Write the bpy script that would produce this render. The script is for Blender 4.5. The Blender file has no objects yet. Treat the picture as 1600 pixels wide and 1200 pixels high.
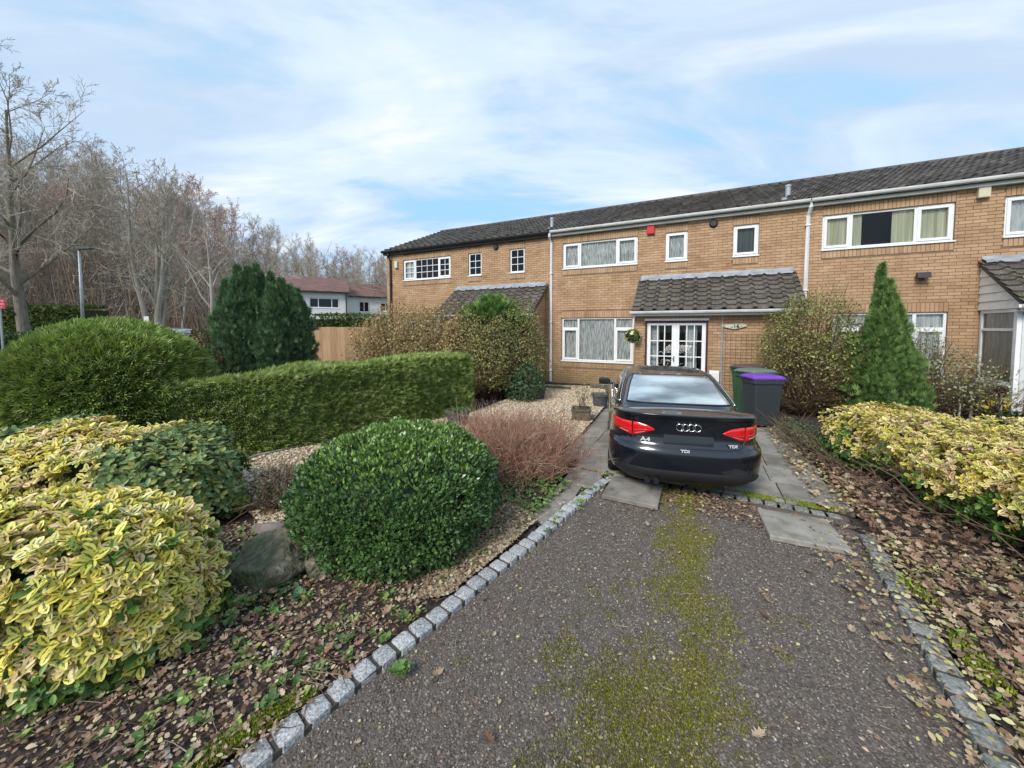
import bpy, math, random
import numpy as np
from math import radians, sin, cos, pi
from mathutils import Vector, Matrix, noise as mnoise

# ------------------------------------------------------------------ camera, sky, sun, exposure
F, PX, PY, TH, H = 580.0, 800.0, 540.0, radians(2.8), 2.0
sc = bpy.context.scene
cam_d = bpy.data.cameras.new('camera'); cam = bpy.data.objects.new('camera', cam_d)
sc.collection.objects.link(cam); sc.camera = cam
cam_d.sensor_width = 36.0; cam_d.lens = F / 1600 * 36.0
cam_d.shift_y = -60.0 / 1600
cam_d.clip_start = 0.05; cam_d.clip_end = 1500
cam.location = (0, 0, H); cam.rotation_euler = (radians(90) - TH, 0, 0)

sc.view_settings.view_transform = 'Standard'; sc.view_settings.look = 'None'
sc.view_settings.gamma = 1; sc.view_settings.use_curve_mapping = False
sc.view_settings.exposure = 0.80
SUN_EL, SUN_AZ = 42.0, 215.0        # compass bearing measured from +Y clockwise: behind and left of the camera
world = bpy.data.worlds.new('World'); sc.world = world; world.use_nodes = True
nt = world.node_tree; nt.nodes.clear()
def wn(t, **k):
    n = nt.nodes.new(t)
    for a, b in k.items(): setattr(n, a, b)
    return n
def wl(a, b): nt.links.new(a, b)
sky = wn('ShaderNodeTexSky', sky_type='NISHITA', sun_disc=False)
sky.sun_elevation = radians(SUN_EL); sky.sun_rotation = radians(SUN_AZ); sky.dust_density = 0.6; sky.ozone_density = 2.0
tc = wn('ShaderNodeTexCoord'); sep = wn('ShaderNodeSeparateXYZ'); wl(tc.outputs['Generated'], sep.inputs[0])
def wmath(op, a, b=None, clamp=False):
    n = wn('ShaderNodeMath', operation=op, use_clamp=clamp)
    for i, v in enumerate((a, b)):
        if v is None: continue
        if isinstance(v, (int, float)): n.inputs[i].default_value = v
        else: wl(v, n.inputs[i])
    return n.outputs[0]
zc = wmath('MAXIMUM', wmath('ADD', sep.outputs[2], 0.16), 0.03)
cx = wmath('DIVIDE', sep.outputs[0], zc); cy = wmath('DIVIDE', sep.outputs[1], zc)
comb = wn('ShaderNodeCombineXYZ'); wl(cx, comb.inputs[0]); wl(cy, comb.inputs[1])
def cloud_noise(rot, scale, nscale, detail, rough, dist, loc=(0, 0, 0)):
    m = wn('ShaderNodeMapping'); m.inputs['Rotation'].default_value = (0, 0, radians(rot)); m.inputs['Scale'].default_value = scale
    m.inputs['Location'].default_value = loc
    wl(comb.outputs[0], m.inputs[0])
    n = wn('ShaderNodeTexNoise'); n.inputs['Scale'].default_value = nscale; n.inputs['Detail'].default_value = detail
    n.inputs['Roughness'].default_value = rough; n.inputs['Distortion'].default_value = dist
    wl(m.outputs[0], n.inputs['Vector']); return n.outputs[0]
def wramp(v, stops):
    r = wn('ShaderNodeValToRGB'); e = r.color_ramp.elements
    while len(e) < len(stops): e.new(0.5)
    for i, (p, c) in enumerate(stops): e[i].position = p; e[i].color = c if len(c) == 4 else (*c, 1)
    r.color_ramp.interpolation = 'EASE'; wl(v, r.inputs[0]); return r.outputs[0]
n1 = cloud_noise(24, (0.55, 1.05, 1), 1.5, 9, 0.55, 0.6, (3.1, 1.7, 0))
n2 = cloud_noise(-8, (0.7, 1.1, 1), 0.55, 6, 0.5, 0.3, (7.3, 4.4, 0))
n3 = cloud_noise(34, (0.45, 1.7, 1), 2.6, 10, 0.60, 0.8, (1.3, 9.1, 0))
mask = wmath('ADD', wmath('MULTIPLY', n1, 0.55), wmath('ADD', wmath('MULTIPLY', n2, 0.40), wmath('MULTIPLY', n3, 0.22)))
mk = wramp(mask, [(0.47, (0.0, 0.0, 0.0)), (0.60, (0.55, 0.55, 0.55)), (0.74, (1, 1, 1))])
shade = wramp(n1, [(0.40, (6.7, 7.0, 8.3)), (0.60, (9.3, 9.6, 10.4))])
# clear part: the Nishita sky, lifted by thin high haze
skm = wn('ShaderNodeMix', data_type='RGBA'); skm.inputs[0].default_value = 0.72
wl(sky.outputs[0], skm.inputs[6]); skm.inputs[7].default_value = (4.5, 8.0, 11.0, 1)
mx = wn('ShaderNodeMix', data_type='RGBA'); wl(mk, mx.inputs[0]); wl(skm.outputs[2], mx.inputs[6]); wl(shade, mx.inputs[7])
bg = wn('ShaderNodeBackground'); bg.inputs['Strength'].default_value = 0.064; wl(mx.outputs[2], bg.inputs[0])
out = wn('ShaderNodeOutputWorld'); wl(bg.outputs[0], out.inputs[0])

sun_d = bpy.data.lights.new('sun', 'SUN'); sun_d.energy = 2.2; sun_d.angle = radians(20); sun_d.color = (1.0, 0.95, 0.88)
sun = bpy.data.objects.new('sun', sun_d); sc.collection.objects.link(sun)
sd = Vector((sin(radians(SUN_AZ)) * cos(radians(SUN_EL)), cos(radians(SUN_AZ)) * cos(radians(SUN_EL)), sin(radians(SUN_EL))))
sun.rotation_euler = sd.to_track_quat('Z', 'Y').to_euler(); sun.location = (-8, -10, 15)

# ------------------------------------------------------------------ where things stand
def ray(px, py):
    x = (px - PX) / F; y = -(py - PY) / F; c, s = cos(TH), sin(TH)
    return np.array([x, c + y * s, y * c - s])
def at(px, py, z=0.0):
    r = ray(px, py); return np.array([0, 0, H]) + r * ((z - H) / r[2])
PHI = radians(26.4)
O = at(861, 597)
U = np.array([cos(PHI), -sin(PHI), 0.0]); N = np.array([sin(PHI), cos(PHI), 0.0])
def loc(s, t, z=0.0): return O + U * s - N * t + np.array([0, 0, z])      # s along the terrace, t out from its front wall

# ------------------------------------------------------------------ helpers
C = sc.collection
rnd = random.Random(7); rng = np.random.default_rng(7)
def link(name, data, parent=None, loc_=None, rot=None, scale=None):
    o = bpy.data.objects.new(name, data); C.objects.link(o)
    if parent is not None: o.parent = parent
    if loc_ is not None: o.location = [float(v) for v in loc_]
    if rot is not None: o.rotation_euler = rot
    if scale is not None: o.scale = scale
    return o
def tag(o, label=None, cat=None, group=None, kind=None):
    if label: o['label'] = label
    if cat: o['category'] = cat
    if group: o['group'] = group
    if kind: o['kind'] = kind
    return o
def thing(name, label, cat, loc_=(0, 0, 0), rz=0.0, group=None):
    return tag(link(name, None, None, loc_, (0, 0, rz)), label, cat, group)
def copy_tree(o, parent=None):
    c = o.copy(); C.objects.link(c)
    if parent is not None: c.parent = parent
    for ch in list(o.children): copy_tree(ch, c)
    return c
def npmesh(name, V, Fc, mat=None, col=None, uv=None, smooth=False):
    """V (n,3); Fc (m,k) array or list of faces; col (n,3)"""
    me = bpy.data.meshes.new(name); V = np.asarray(V, dtype=np.float32).reshape(-1, 3)
    if isinstance(Fc, np.ndarray):
        m, k = Fc.shape
        me.vertices.add(len(V)); me.vertices.foreach_set('co', V.ravel())
        me.loops.add(m * k); me.loops.foreach_set('vertex_index', Fc.astype(np.int32).ravel())
        me.polygons.add(m); me.polygons.foreach_set('loop_start', np.arange(0, m * k, k, dtype=np.int32))
        me.polygons.foreach_set('loop_total', np.full(m, k, dtype=np.int32))
    else:
        me.from_pydata([tuple(map(float, v)) for v in V], [], [tuple(int(i) for i in f) for f in Fc])
    me.polygons.foreach_set('use_smooth', np.full(len(me.polygons), bool(smooth)))
    if col is not None:
        a = me.color_attributes.new('Col', 'FLOAT_COLOR', 'POINT')
        c4 = np.ones((len(V), 4), dtype=np.float32); c4[:, :3] = col; a.data.foreach_set('color', c4.ravel())
    if uv is not None:
        a = me.attributes.new('luv', 'FLOAT2', 'POINT'); a.data.foreach_set('vector', np.asarray(uv, dtype=np.float32).ravel())
    me.update(calc_edges=True)
    if mat: me.materials.append(mat)
    return me
class MB:
    """collects primitive shapes into one mesh"""
    def __init__(s): s.v = []; s.f = []
    def add(s, V, Fs):
        b = len(s.v); s.v += [tuple(map(float, p)) for p in V]; s.f += [tuple(i + b for i in f) for f in Fs]; return s
    def box(s, x0, x1, y0, y1, z0, z1):
        V = [(x0, y0, z0), (x1, y0, z0), (x1, y1, z0), (x0, y1, z0), (x0, y0, z1), (x1, y0, z1), (x1, y1, z1), (x0, y1, z1)]
        return s.add(V, [(0, 3, 2, 1), (4, 5, 6, 7), (0, 1, 5, 4), (1, 2, 6, 5), (2, 3, 7, 6), (3, 0, 4, 7)])
    def prism(s, pts, axis, a, b):
        n = len(pts); V = []
        for q in (a, b):
            for p in pts: V.append({'x': (q, p[0], p[1]), 'y': (p[0], q, p[1]), 'z': (p[0], p[1], q)}[axis])
        return s.add(V, [tuple(range(n)), tuple(range(2 * n - 1, n - 1, -1))] + [(i, i + n, (i + 1) % n + n, (i + 1) % n) for i in range(n)])
    def tube(s, P, R, k=8, cap=True):
        P = [Vector(p) for p in P]
        if isinstance(R, (int, float)): R = [R] * len(P)
        V = []; up = Vector((0, 0, 1))
        for i, p in enumerate(P):
            d = (P[min(i + 1, len(P) - 1)] - P[max(i - 1, 0)]).normalized()
            a = d.cross(up if abs(d.z) < 0.95 else Vector((1, 0, 0))).normalized(); b = d.cross(a)
            for j in range(k):
                t = 2 * pi * j / k; V.append(p + (a * cos(t) + b * sin(t)) * R[i])
        Fs = [(i * k + j, i * k + (j + 1) % k, (i + 1) * k + (j + 1) % k, (i + 1) * k + j) for i in range(len(P) - 1) for j in range(k)]
        if cap: Fs += [tuple(range(k))[::-1], tuple((len(P) - 1) * k + j for j in range(k))]
        return s.add(V, Fs)
    def lathe(s, prof, k=20, c=(0, 0, 0), axis='z'):
        V = []
        for r, h in prof:
            for j in range(k):
                t = 2 * pi * j / k; a, b = r * cos(t), r * sin(t)
                V.append({'z': (c[0] + a, c[1] + b, c[2] + h), 'x': (c[0] + h, c[1] + a, c[2] + b), 'y': (c[0] + a, c[1] + h, c[2] + b)}[axis])
        n = len(prof)
        Fs = [(i * k + j, i * k + (j + 1) % k, (i + 1) * k + (j + 1) % k, (i + 1) * k + j) for i in range(n - 1) for j in range(k)]
        return s.add(V, Fs)
    def build(s, name, mat, parent=None, loc_=None, rot=None, smooth=False, bevel=0):
        me = npmesh(name, np.array(s.v), s.f, mat, smooth=smooth)
        o = link(name, me, parent, loc_, rot)
        if bevel:
            m = o.modifiers.new('b', 'BEVEL'); m.width = bevel; m.segments = 2; m.limit_method = 'ANGLE'
        return o

# ------------------------------------------------------------------ materials
def mat(name, stops, rough=0.7, scale=8.0, detail=5, bump=0.0, bscale=None, metallic=0.0, objrand=0.0, island=0.0, spec=0.5, coat=0.0, stretch=(1, 1, 1), extra=None, second=None):
    """procedural: noise in world space through a colour ramp; optional per-object and per-island variation; second = (stops colour, scale, lo, hi) overlay"""
    m = bpy.data.materials.new(name); m.use_nodes = True; t = m.node_tree; b = t.nodes['Principled BSDF']
    def nn(ty, **k):
        n = t.nodes.new(ty)
        for a, v in k.items(): setattr(n, a, v)
        return n
    L = t.links.new
    geo = nn('ShaderNodeNewGeometry'); mp = nn('ShaderNodeMapping'); mp.inputs['Scale'].default_value = stretch; L(geo.outputs['Position'], mp.inputs[0])
    nz = nn('ShaderNodeTexNoise'); nz.inputs['Scale'].default_value = scale; nz.inputs['Detail'].default_value = detail; nz.inputs['Roughness'].default_value = 0.6
    L(mp.outputs[0], nz.inputs['Vector']); fac = nz.outputs[0]
    if objrand or island:
        oi = nn('ShaderNodeObjectInfo'); ad = nn('ShaderNodeMath', operation='ADD'); L(oi.outputs['Random'], ad.inputs[0]); L(geo.outputs['Random Per Island'], ad.inputs[1])
        fr = nn('ShaderNodeMath', operation='FRACT'); L(ad.outputs[0], fr.inputs[0])
        ma = nn('ShaderNodeMath', operation='MULTIPLY_ADD'); L(fr.outputs[0], ma.inputs[0]); ma.inputs[1].default_value = max(objrand, island); 
        sb = nn('ShaderNodeMath', operation='SUBTRACT'); L(fac, sb.inputs[0]); sb.inputs[1].default_value = max(objrand, island) / 2
        L(sb.outputs[0], ma.inputs[2]); fac = ma.outputs[0]
    r = nn('ShaderNodeValToRGB'); e = r.color_ramp.elements
    while len(e) < len(stops): e.new(0.5)
    for i, (p, c) in enumerate(stops): e[i].position = p; e[i].color = (*c, 1)
    L(fac, r.inputs[0]); colr = r.outputs[0]
    if second:
        for (c2, s2, lo, hi) in second:
            z2 = nn('ShaderNodeTexNoise'); z2.inputs['Scale'].default_value = s2; z2.inputs['Detail'].default_value = 6; z2.inputs['Roughness'].default_value = 0.65; L(geo.outputs['Position'], z2.inputs['Vector'])
            mr = nn('ShaderNodeMapRange'); mr.inputs[1].default_value = lo; mr.inputs[2].default_value = hi; L(z2.outputs[0], mr.inputs[0])
            mi = nn('ShaderNodeMix', data_type='RGBA'); L(mr.outputs[0], mi.inputs[0]); L(colr, mi.inputs[6]); mi.inputs[7].default_value = (*c2, 1); colr = mi.outputs[2]
    L(colr, b.inputs['Base Color'])
    b.inputs['Roughness'].default_value = rough; b.inputs['Metallic'].default_value = metallic
    b.inputs['Specular IOR Level'].default_value = spec
    if coat: b.inputs['Coat Weight'].default_value = coat; b.inputs['Coat Roughness'].default_value = 0.04
    if bump:
        bz = nn('ShaderNodeTexNoise'); bz.inputs['Scale'].default_value = bscale or scale * 3; bz.inputs['Detail'].default_value = 6; L(mp.outputs[0], bz.inputs['Vector'])
        bn = nn('ShaderNodeBump'); bn.inputs['Strength'].default_value = 1.0; bn.inputs['Distance'].default_value = bump; L(bz.outputs[0], bn.inputs['Height']); L(bn.outputs[0], b.inputs['Normal'])
    return m
def leafmat(name, rough=0.45, trans=0.25, variegated=False, spec=0.4):
    m = bpy.data.materials.new(name); m.use_nodes = True; t = m.node_tree; b = t.nodes['Principled BSDF']; L = t.links.new
    a = t.nodes.new('ShaderNodeVertexColor'); a.layer_name = 'Col'; colr = a.outputs[0]
    if variegated:
        uv = t.nodes.new('ShaderNodeAttribute'); uv.attribute_name = 'luv'; sp = t.nodes.new('ShaderNodeSeparateXYZ'); L(uv.outputs['Vector'], sp.inputs[0])
        def M(op, p, q=None):
            n = t.nodes.new('ShaderNodeMath'); n.operation = op
            for i, v in enumerate((p, q)):
                if v is None: continue
                if isinstance(v, (int, float)): n.inputs[i].default_value = v
                else: L(v, n.inputs[i])
            return n.outputs[0]
        g = t.nodes.new('ShaderNodeNewGeometry'); nz = t.nodes.new('ShaderNodeTexNoise'); nz.inputs['Scale'].default_value = 90; L(g.outputs['Position'], nz.inputs['Vector'])
        # distance from the midrib, relative to the blade, broken up by noise: green middle, yellow margin
        d = M('ADD', M('ABSOLUTE', sp.outputs[0]), M('MULTIPLY', M('POWER', M('ABSOLUTE', M('SUBTRACT', sp.outputs[1], 0.45)), 2.0), 1.6))
        d = M('ADD', d, M('MULTIPLY', M('SUBTRACT', nz.outputs[0], 0.5), 0.7))
        mr = t.nodes.new('ShaderNodeMapRange'); mr.inputs[1].default_value = 0.22; mr.inputs[2].default_value = 0.38; L(d, mr.inputs[0])
        mi = t.nodes.new('ShaderNodeMix'); mi.data_type = 'RGBA'; L(mr.outputs[0], mi.inputs[0]); mi.inputs[6].default_value = (0.085, 0.16, 0.035, 1); L(colr, mi.inputs[7]); colr = mi.outputs[2]
        # all-green leaves (alpha-free flag in luv offset) keep their colour
        gt = M('GREATER_THAN', sp.outputs[1], 1.5); m2 = t.nodes.new('ShaderNodeMix'); m2.data_type = 'RGBA'; L(gt, m2.inputs[0]); L(colr, m2.inputs[6]); L(a.outputs[0], m2.inputs[7]); colr = m2.outputs[2]
    L(colr, b.inputs['Base Color']); b.inputs['Roughness'].default_value = rough; b.inputs['Specular IOR Level'].default_value = spec
    if trans:
        tr = t.nodes.new('ShaderNodeBsdfTranslucent'); L(colr, tr.inputs[0]); ms = t.nodes.new('ShaderNodeMixShader'); ms.inputs[0].default_value = trans
        L(b.outputs[0], ms.inputs[1]); L(tr.outputs[0], ms.inputs[2]); L(ms.outputs[0], t.nodes['Material Output'].inputs[0])
    return m
def glassmat(name, tint=(0.90, 0.92, 0.91), ior=1.5):
    m = bpy.data.materials.new(name); m.use_nodes = True; t = m.node_tree; t.nodes.remove(t.nodes['Principled BSDF']); L = t.links.new
    g = t.nodes.new('ShaderNodeBsdfGlossy'); g.inputs['Roughness'].default_value = 0.02; tr = t.nodes.new('ShaderNodeBsdfTransparent'); tr.inputs[0].default_value = (*tint, 1)
    fr = t.nodes.new('ShaderNodeFresnel'); fr.inputs[0].default_value = ior; ms = t.nodes.new('ShaderNodeMixShader'); L(fr.outputs[0], ms.inputs[0]); L(tr.outputs[0], ms.inputs[1]); L(g.outputs[0], ms.inputs[2])
    L(ms.outputs[0], t.nodes['Material Output'].inputs[0]); return m
def flat(name, c, rough=0.5, **k):
    return mat(name, [(0.3, tuple(v * 0.88 for v in c)), (0.7, c)], rough, scale=k.pop('scale', 14), **k)

M = {}
M['brick'] = mat('buff_brick', [(0.18, (0.29, 0.165, 0.09)), (0.42, (0.385, 0.238, 0.135)), (0.60, (0.43, 0.272, 0.158)), (0.85, (0.50, 0.335, 0.205))], 0.85, scale=2.2, bump=0.004, bscale=90, objrand=0.34)
def low_stain(m, lo=0.0, hi=1.7, c=(0.16, 0.13, 0.045), amt=0.55, src='Position'):
    """algae and damp low on the wall: an overlay that lives on the bricks"""
    t = m.node_tree; b = t.nodes['Principled BSDF']; old = b.inputs['Base Color'].links[0].from_socket
    g = t.nodes.new('ShaderNodeNewGeometry'); sp = t.nodes.new('ShaderNodeSeparateXYZ'); t.links.new(g.outputs['Position'], sp.inputs[0])
    nz = t.nodes.new('ShaderNodeTexNoise'); nz.inputs['Scale'].default_value = 1.6; nz.inputs['Detail'].default_value = 5; t.links.new(g.outputs['Position'], nz.inputs['Vector'])
    ad = t.nodes.new('ShaderNodeMath'); ad.operation = 'MULTIPLY_ADD'; t.links.new(nz.outputs[0], ad.inputs[0]); ad.inputs[1].default_value = 1.6; t.links.new(sp.outputs[2], ad.inputs[2])
    mr = t.nodes.new('ShaderNodeMapRange'); t.links.new(ad.outputs[0], mr.inputs[0]); mr.inputs[1].default_value = lo + 0.8; mr.inputs[2].default_value = hi + 0.9; mr.inputs[3].default_value = amt; mr.inputs[4].default_value = 0
    mi = t.nodes.new('ShaderNodeMix'); mi.data_type = 'RGBA'; t.links.new(mr.outputs[0], mi.inputs[0]); t.links.new(old, mi.inputs[6]); mi.inputs[7].default_value = (*c, 1)
    t.links.new(mi.outputs[2], b.inputs['Base Color'])
low_stain(M['brick'])
M['mortar'] = mat('mortar', [(0.3, (0.14, 0.09, 0.06)), (0.7, (0.23, 0.155, 0.105))], 0.95, scale=5, bump=0.003)
M['tile'] = mat('concrete_roof_tile', [(0.15, (0.035, 0.032, 0.032)), (0.5, (0.075, 0.067, 0.062)), (0.85, (0.14, 0.125, 0.115))], 0.9, scale=1.5, bump=0.006, bscale=60, objrand=0.4, second=[((0.23, 0.24, 0.20), 26, 0.60, 0.72)])
M['tile_moss'] = mat('mossy_concrete_tile', [(0.15, (0.045, 0.038, 0.034)), (0.5, (0.09, 0.075, 0.066)), (0.85, (0.15, 0.13, 0.115))], 0.95, scale=1.5, bump=0.008, bscale=60, objrand=0.35, second=[((0.13, 0.125, 0.035), 7, 0.57, 0.66), ((0.42, 0.40, 0.27), 24, 0.60, 0.67)])
M['upvc'] = mat('white_upvc', [(0.3, (0.70, 0.71, 0.72)), (0.7, (0.80, 0.80, 0.80))], 0.35, scale=6)
M['cladding'] = mat('dirty_white_cladding', [(0.25, (0.55, 0.55, 0.52)), (0.7, (0.78, 0.77, 0.74))], 0.5, scale=3)
M['gutter'] = mat('weathered_white_gutter', [(0.25, (0.42, 0.42, 0.41)), (0.6, (0.62, 0.62, 0.61))], 0.45, scale=3, stretch=(1, 1, 3))
M['blackpl'] = flat('black_plastic', (0.016, 0.015, 0.015), 0.45)
M['lead'] = mat('lead_flashing', [(0.3, (0.17, 0.19, 0.22)), (0.7, (0.33, 0.36, 0.40))], 0.55, scale=4, bump=0.01, bscale=8)
M['glass'] = glassmat('window_glass')
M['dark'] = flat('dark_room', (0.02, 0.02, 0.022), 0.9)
M['maroon'] = flat('maroon_frame', (0.06, 0.008, 0.012), 0.5)
M['galv'] = mat('galvanised_steel', [(0.3, (0.28, 0.30, 0.31)), (0.7, (0.42, 0.44, 0.45))], 0.5, scale=5, metallic=0.4)
def curtainmat(name, c1, c2, sc_=(30, 30, 1)):
    return mat(name, [(0.38, c1), (0.62, c2)], 0.9, scale=1.0, stretch=sc_, detail=3, bump=0.01, bscale=1.5)
M['net'] = curtainmat('net_curtain', (0.30, 0.33, 0.32), (1.0, 1.0, 1.0), (48, 48, 4))
M['net_pale'] = curtainmat('pale_net_curtain', (0.58, 0.60, 0.61), (0.90, 0.92, 0.93), (18, 18, 2))
M['curtain'] = curtainmat('cream_curtain', (0.50, 0.50, 0.34), (0.88, 0.87, 0.66), (12, 12, 0.4))
M['tarmac'] = mat('old_tarmac', [(0.25, (0.066, 0.052, 0.042)), (0.5, (0.115, 0.092, 0.076)), (0.78, (0.180, 0.148, 0.124))], 0.9, scale=26, detail=8, bump=0.018, bscale=75)
M['slab'] = mat('concrete_paving', [(0.2, (0.13, 0.12, 0.10)), (0.5, (0.22, 0.20, 0.175)), (0.8, (0.31, 0.29, 0.255))], 0.85, scale=3.5, detail=8, bump=0.004, bscale=60, objrand=0.25, second=[((0.09, 0.08, 0.055), 3.0, 0.52, 0.72)])
M['granite'] = mat('granite_sett', [(0.30, (0.12, 0.12, 0.125)), (0.45, (0.27, 0.27, 0.275)), (0.6, (0.44, 0.44, 0.44)), (0.8, (0.60, 0.60, 0.60))], 0.8, scale=85, detail=4, bump=0.008, bscale=60, objrand=0.10)
M['granite_dirty'] = mat('weathered_granite_sett', [(0.3, (0.07, 0.075, 0.065)), (0.5, (0.17, 0.17, 0.155)), (0.75, (0.33, 0.33, 0.31))], 0.85, scale=50, detail=5, bump=0.008, bscale=60, objrand=0.15, second=[((0.07, 0.09, 0.02), 8, 0.60, 0.72)])
M['soil'] = mat('damp_soil', [(0.3, (0.018, 0.012, 0.010)), (0.55, (0.045, 0.030, 0.024)), (0.8, (0.085, 0.060, 0.045))], 0.95, scale=18, detail=9, bump=0.05, bscale=22)
M['mortar_grey'] = mat('kerb_mortar', [(0.3, (0.035, 0.03, 0.025)), (0.7, (0.085, 0.072, 0.06))], 0.95, scale=40, bump=0.008)
M['grass'] = mat('winter_grass', [(0.3, (0.05, 0.07, 0.02)), (0.55, (0.10, 0.13, 0.04)), (0.8, (0.15, 0.13, 0.06))], 0.95, scale=1.3, detail=10, bump=0.03, bscale=30)
M['road'] = mat('grey_road', [(0.3, (0.13, 0.13, 0.13)), (0.7, (0.20, 0.20, 0.20))], 0.9, scale=8, detail=8, bump=0.005)
M['gravelbase'] = mat('pea_gravel_bed', [(0.3, (0.14, 0.10, 0.06)), (0.5, (0.30, 0.22, 0.14)), (0.7, (0.45, 0.36, 0.25))], 0.9, scale=60, detail=3, bump=0.02, bscale=60)
M['bark'] = mat('bark', [(0.3, (0.07, 0.06, 0.045)), (0.7, (0.17, 0.15, 0.115))], 0.95, scale=3, stretch=(3, 3, 0.6), bump=0.02, bscale=8)
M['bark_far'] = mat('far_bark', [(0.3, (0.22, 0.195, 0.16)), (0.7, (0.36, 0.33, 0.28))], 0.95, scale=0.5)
M['bark_tree'] = mat('grey_brown_bark', [(0.3, (0.11, 0.09, 0.07)), (0.7, (0.24, 0.21, 0.165))], 0.95, scale=2.5, stretch=(3, 3, .6), bump=.04, bscale=5)
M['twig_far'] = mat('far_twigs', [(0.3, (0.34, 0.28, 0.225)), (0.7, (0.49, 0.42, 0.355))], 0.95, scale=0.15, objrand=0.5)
M['twig_red'] = mat('budding_red_twigs', [(0.3, (0.32, 0.19, 0.16)), (0.7, (0.42, 0.30, 0.26))], 0.95, scale=0.4)
M['twig'] = mat('brown_twig', [(0.3, (0.07, 0.045, 0.03)), (0.7, (0.16, 0.11, 0.075))], 0.9, scale=6)
M['spirea'] = leafmat('spirea_stem', 0.8, 0, spec=0.2)
M['wood'] = mat('new_fence_wood', [(0.3, (0.36, 0.215, 0.115)), (0.7, (0.50, 0.33, 0.19))], 0.8, scale=3, stretch=(6, 6, 0.5), objrand=0.3, bump=0.003)
M['leaf'] = leafmat('leaf'); M['leafgloss'] = leafmat('glossy_leaf', 0.30, 0.15, spec=0.55)
M['varieg'] = leafmat('variegated_leaf', 0.40, 0.22, variegated=True)
M['needle'] = leafmat('conifer_spray', 0.6, 0.2)
M['litter'] = leafmat('dead_leaf', 0.8, 0.15, spec=0.2)
M['pebble'] = leafmat('pebble', 0.75, 0)
M['moss'] = leafmat('moss', 0.9, 0.1, spec=0.1)
M['rock'] = mat('mossy_sandstone', [(0.3, (0.055, 0.05, 0.03)), (0.5, (0.13, 0.12, 0.075)), (0.7, (0.25, 0.22, 0.16))], 0.9, scale=14, detail=10, bump=0.05, bscale=20, second=[((0.085, 0.10, 0.03), 5, 0.52, 0.68), ((0.34, 0.33, 0.28), 30, 0.66, 0.74)])
M['rock_pale'] = mat('pinkish_stone', [(0.3, (0.13, 0.10, 0.085)), (0.7, (0.30, 0.24, 0.21))], 0.9, scale=5, detail=8, bump=0.015, bscale=14)
M['white_wall'] = flat('white_render', (0.72, 0.72, 0.71), 0.8)
M['red_roof'] = mat('red_brown_roof', [(0.3, (0.10, 0.055, 0.045)), (0.7, (0.19, 0.10, 0.085))], 0.9, scale=1.5, detail=8)
# ------------------------------------------------------------------ scatter tools
def nrmz(a): return a / np.maximum(np.linalg.norm(a, axis=-1, keepdims=True), 1e-9)
def basis(fwd, up):
    f = nrmz(fwd); s = nrmz(np.cross(f, up)); n = np.cross(s, f); return np.stack([s, f, n], axis=2)
def rdirs(n): return nrmz(rng.normal(size=(n, 3)))
def stamp(T, Fc, P, B, S, col=None, uv=None):
    """copies template T (k,3) with faces Fc to points P with bases B and sizes S; returns V, F, C, UV"""
    T = np.asarray(T, float); Fc = np.asarray(Fc); n = len(P); k = len(T)
    S = np.asarray(S, float)
    if S.ndim == 0: S = np.full(n, float(S))
    if S.ndim == 1: S = S[:, None].repeat(3, 1)
    V = np.einsum('nij,nkj->nki', B, T[None] * S[:, None, :]) + P[:, None, :]
    Fa = (Fc[None] + (np.arange(n) * k)[:, None, None]).reshape(-1, Fc.shape[1])
    Ca = np.repeat(col, k, axis=0) if col is not None else None
    Ua = None if uv is None else np.tile(np.asarray(uv, float), (n, 1))
    return V.reshape(-1, 3), Fa, Ca, Ua
def joinparts(parts):
    V = []; Fs = []; Cs = []; Us = []; b = 0
    for v, f, c, u in parts:
        V.append(v); Fs.append(f + b); b += len(v); Cs.append(c); Us.append(u if u is not None else np.zeros((len(v), 2)))
    return np.concatenate(V), np.concatenate(Fs), np.concatenate(Cs), np.concatenate(Us)
LEAF6 = np.array([(0, 0, 0), (0, .5, -.03), (0, 1, -.10), (.30, .28, .07), (.27, .68, .05), (-.30, .28, .07), (-.27, .68, .05)])
LEAF6F = np.array([(0, 3, 1), (3, 4, 1), (4, 2, 1), (0, 1, 5), (5, 1, 6), (6, 1, 2)])
LEAF6U = np.array([(0, 0), (0, .5), (0, 1), (.95, .28), (.95, .68), (.95, .28), (.95, .68)])
LEAF8 = np.array([(0, 0, 0), (0, .5, -.04), (0, 1, -.09), (.23, .22, .05), (.31, .55, .06), (.19, .87, .0), (-.23, .22, .05), (-.31, .55, .06), (-.19, .87, .0)])
LEAF8F = np.array([(0, 3, 1), (3, 4, 1), (4, 5, 1), (5, 2, 1), (0, 1, 6), (6, 1, 7), (7, 1, 8), (8, 1, 2)])
LEAF8U = np.array([(0, 0), (0, .5), (0, 1), (.95, .22), (.95, .55), (.9, .87), (.95, .22), (.95, .55), (.9, .87)])
LEAF4 = np.array([(0, 0, 0), (.28, .5, .06), (0, 1, -.06), (-.28, .5, .06)]); LEAF4F = np.array([(0, 1, 2, 3)])
def fan(k=5, spread=0.9, w=0.10, droop=-.12):
    V = []; Fs = []
    for i in range(k):
        a = (i / (k - 1) - .5) * 2 * spread; L = 1 - .35 * abs(a / spread); d = np.array([sin(a), cos(a), 0]); s = np.array([cos(a), -sin(a), 0])
        b = len(V); V += [d * .05, d * L * .55 + s * w * L + (0, 0, .02), d * L + (0, 0, droop * L), d * L * .55 - s * w * L + (0, 0, .02)]; Fs.append((b, b + 1, b + 2, b + 3))
    return np.array(V), np.array(Fs)
FAN5, FAN5F = fan(5, .75, .075); FAN7, FAN7F = fan(7, 1.0, .07, -.2)
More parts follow.
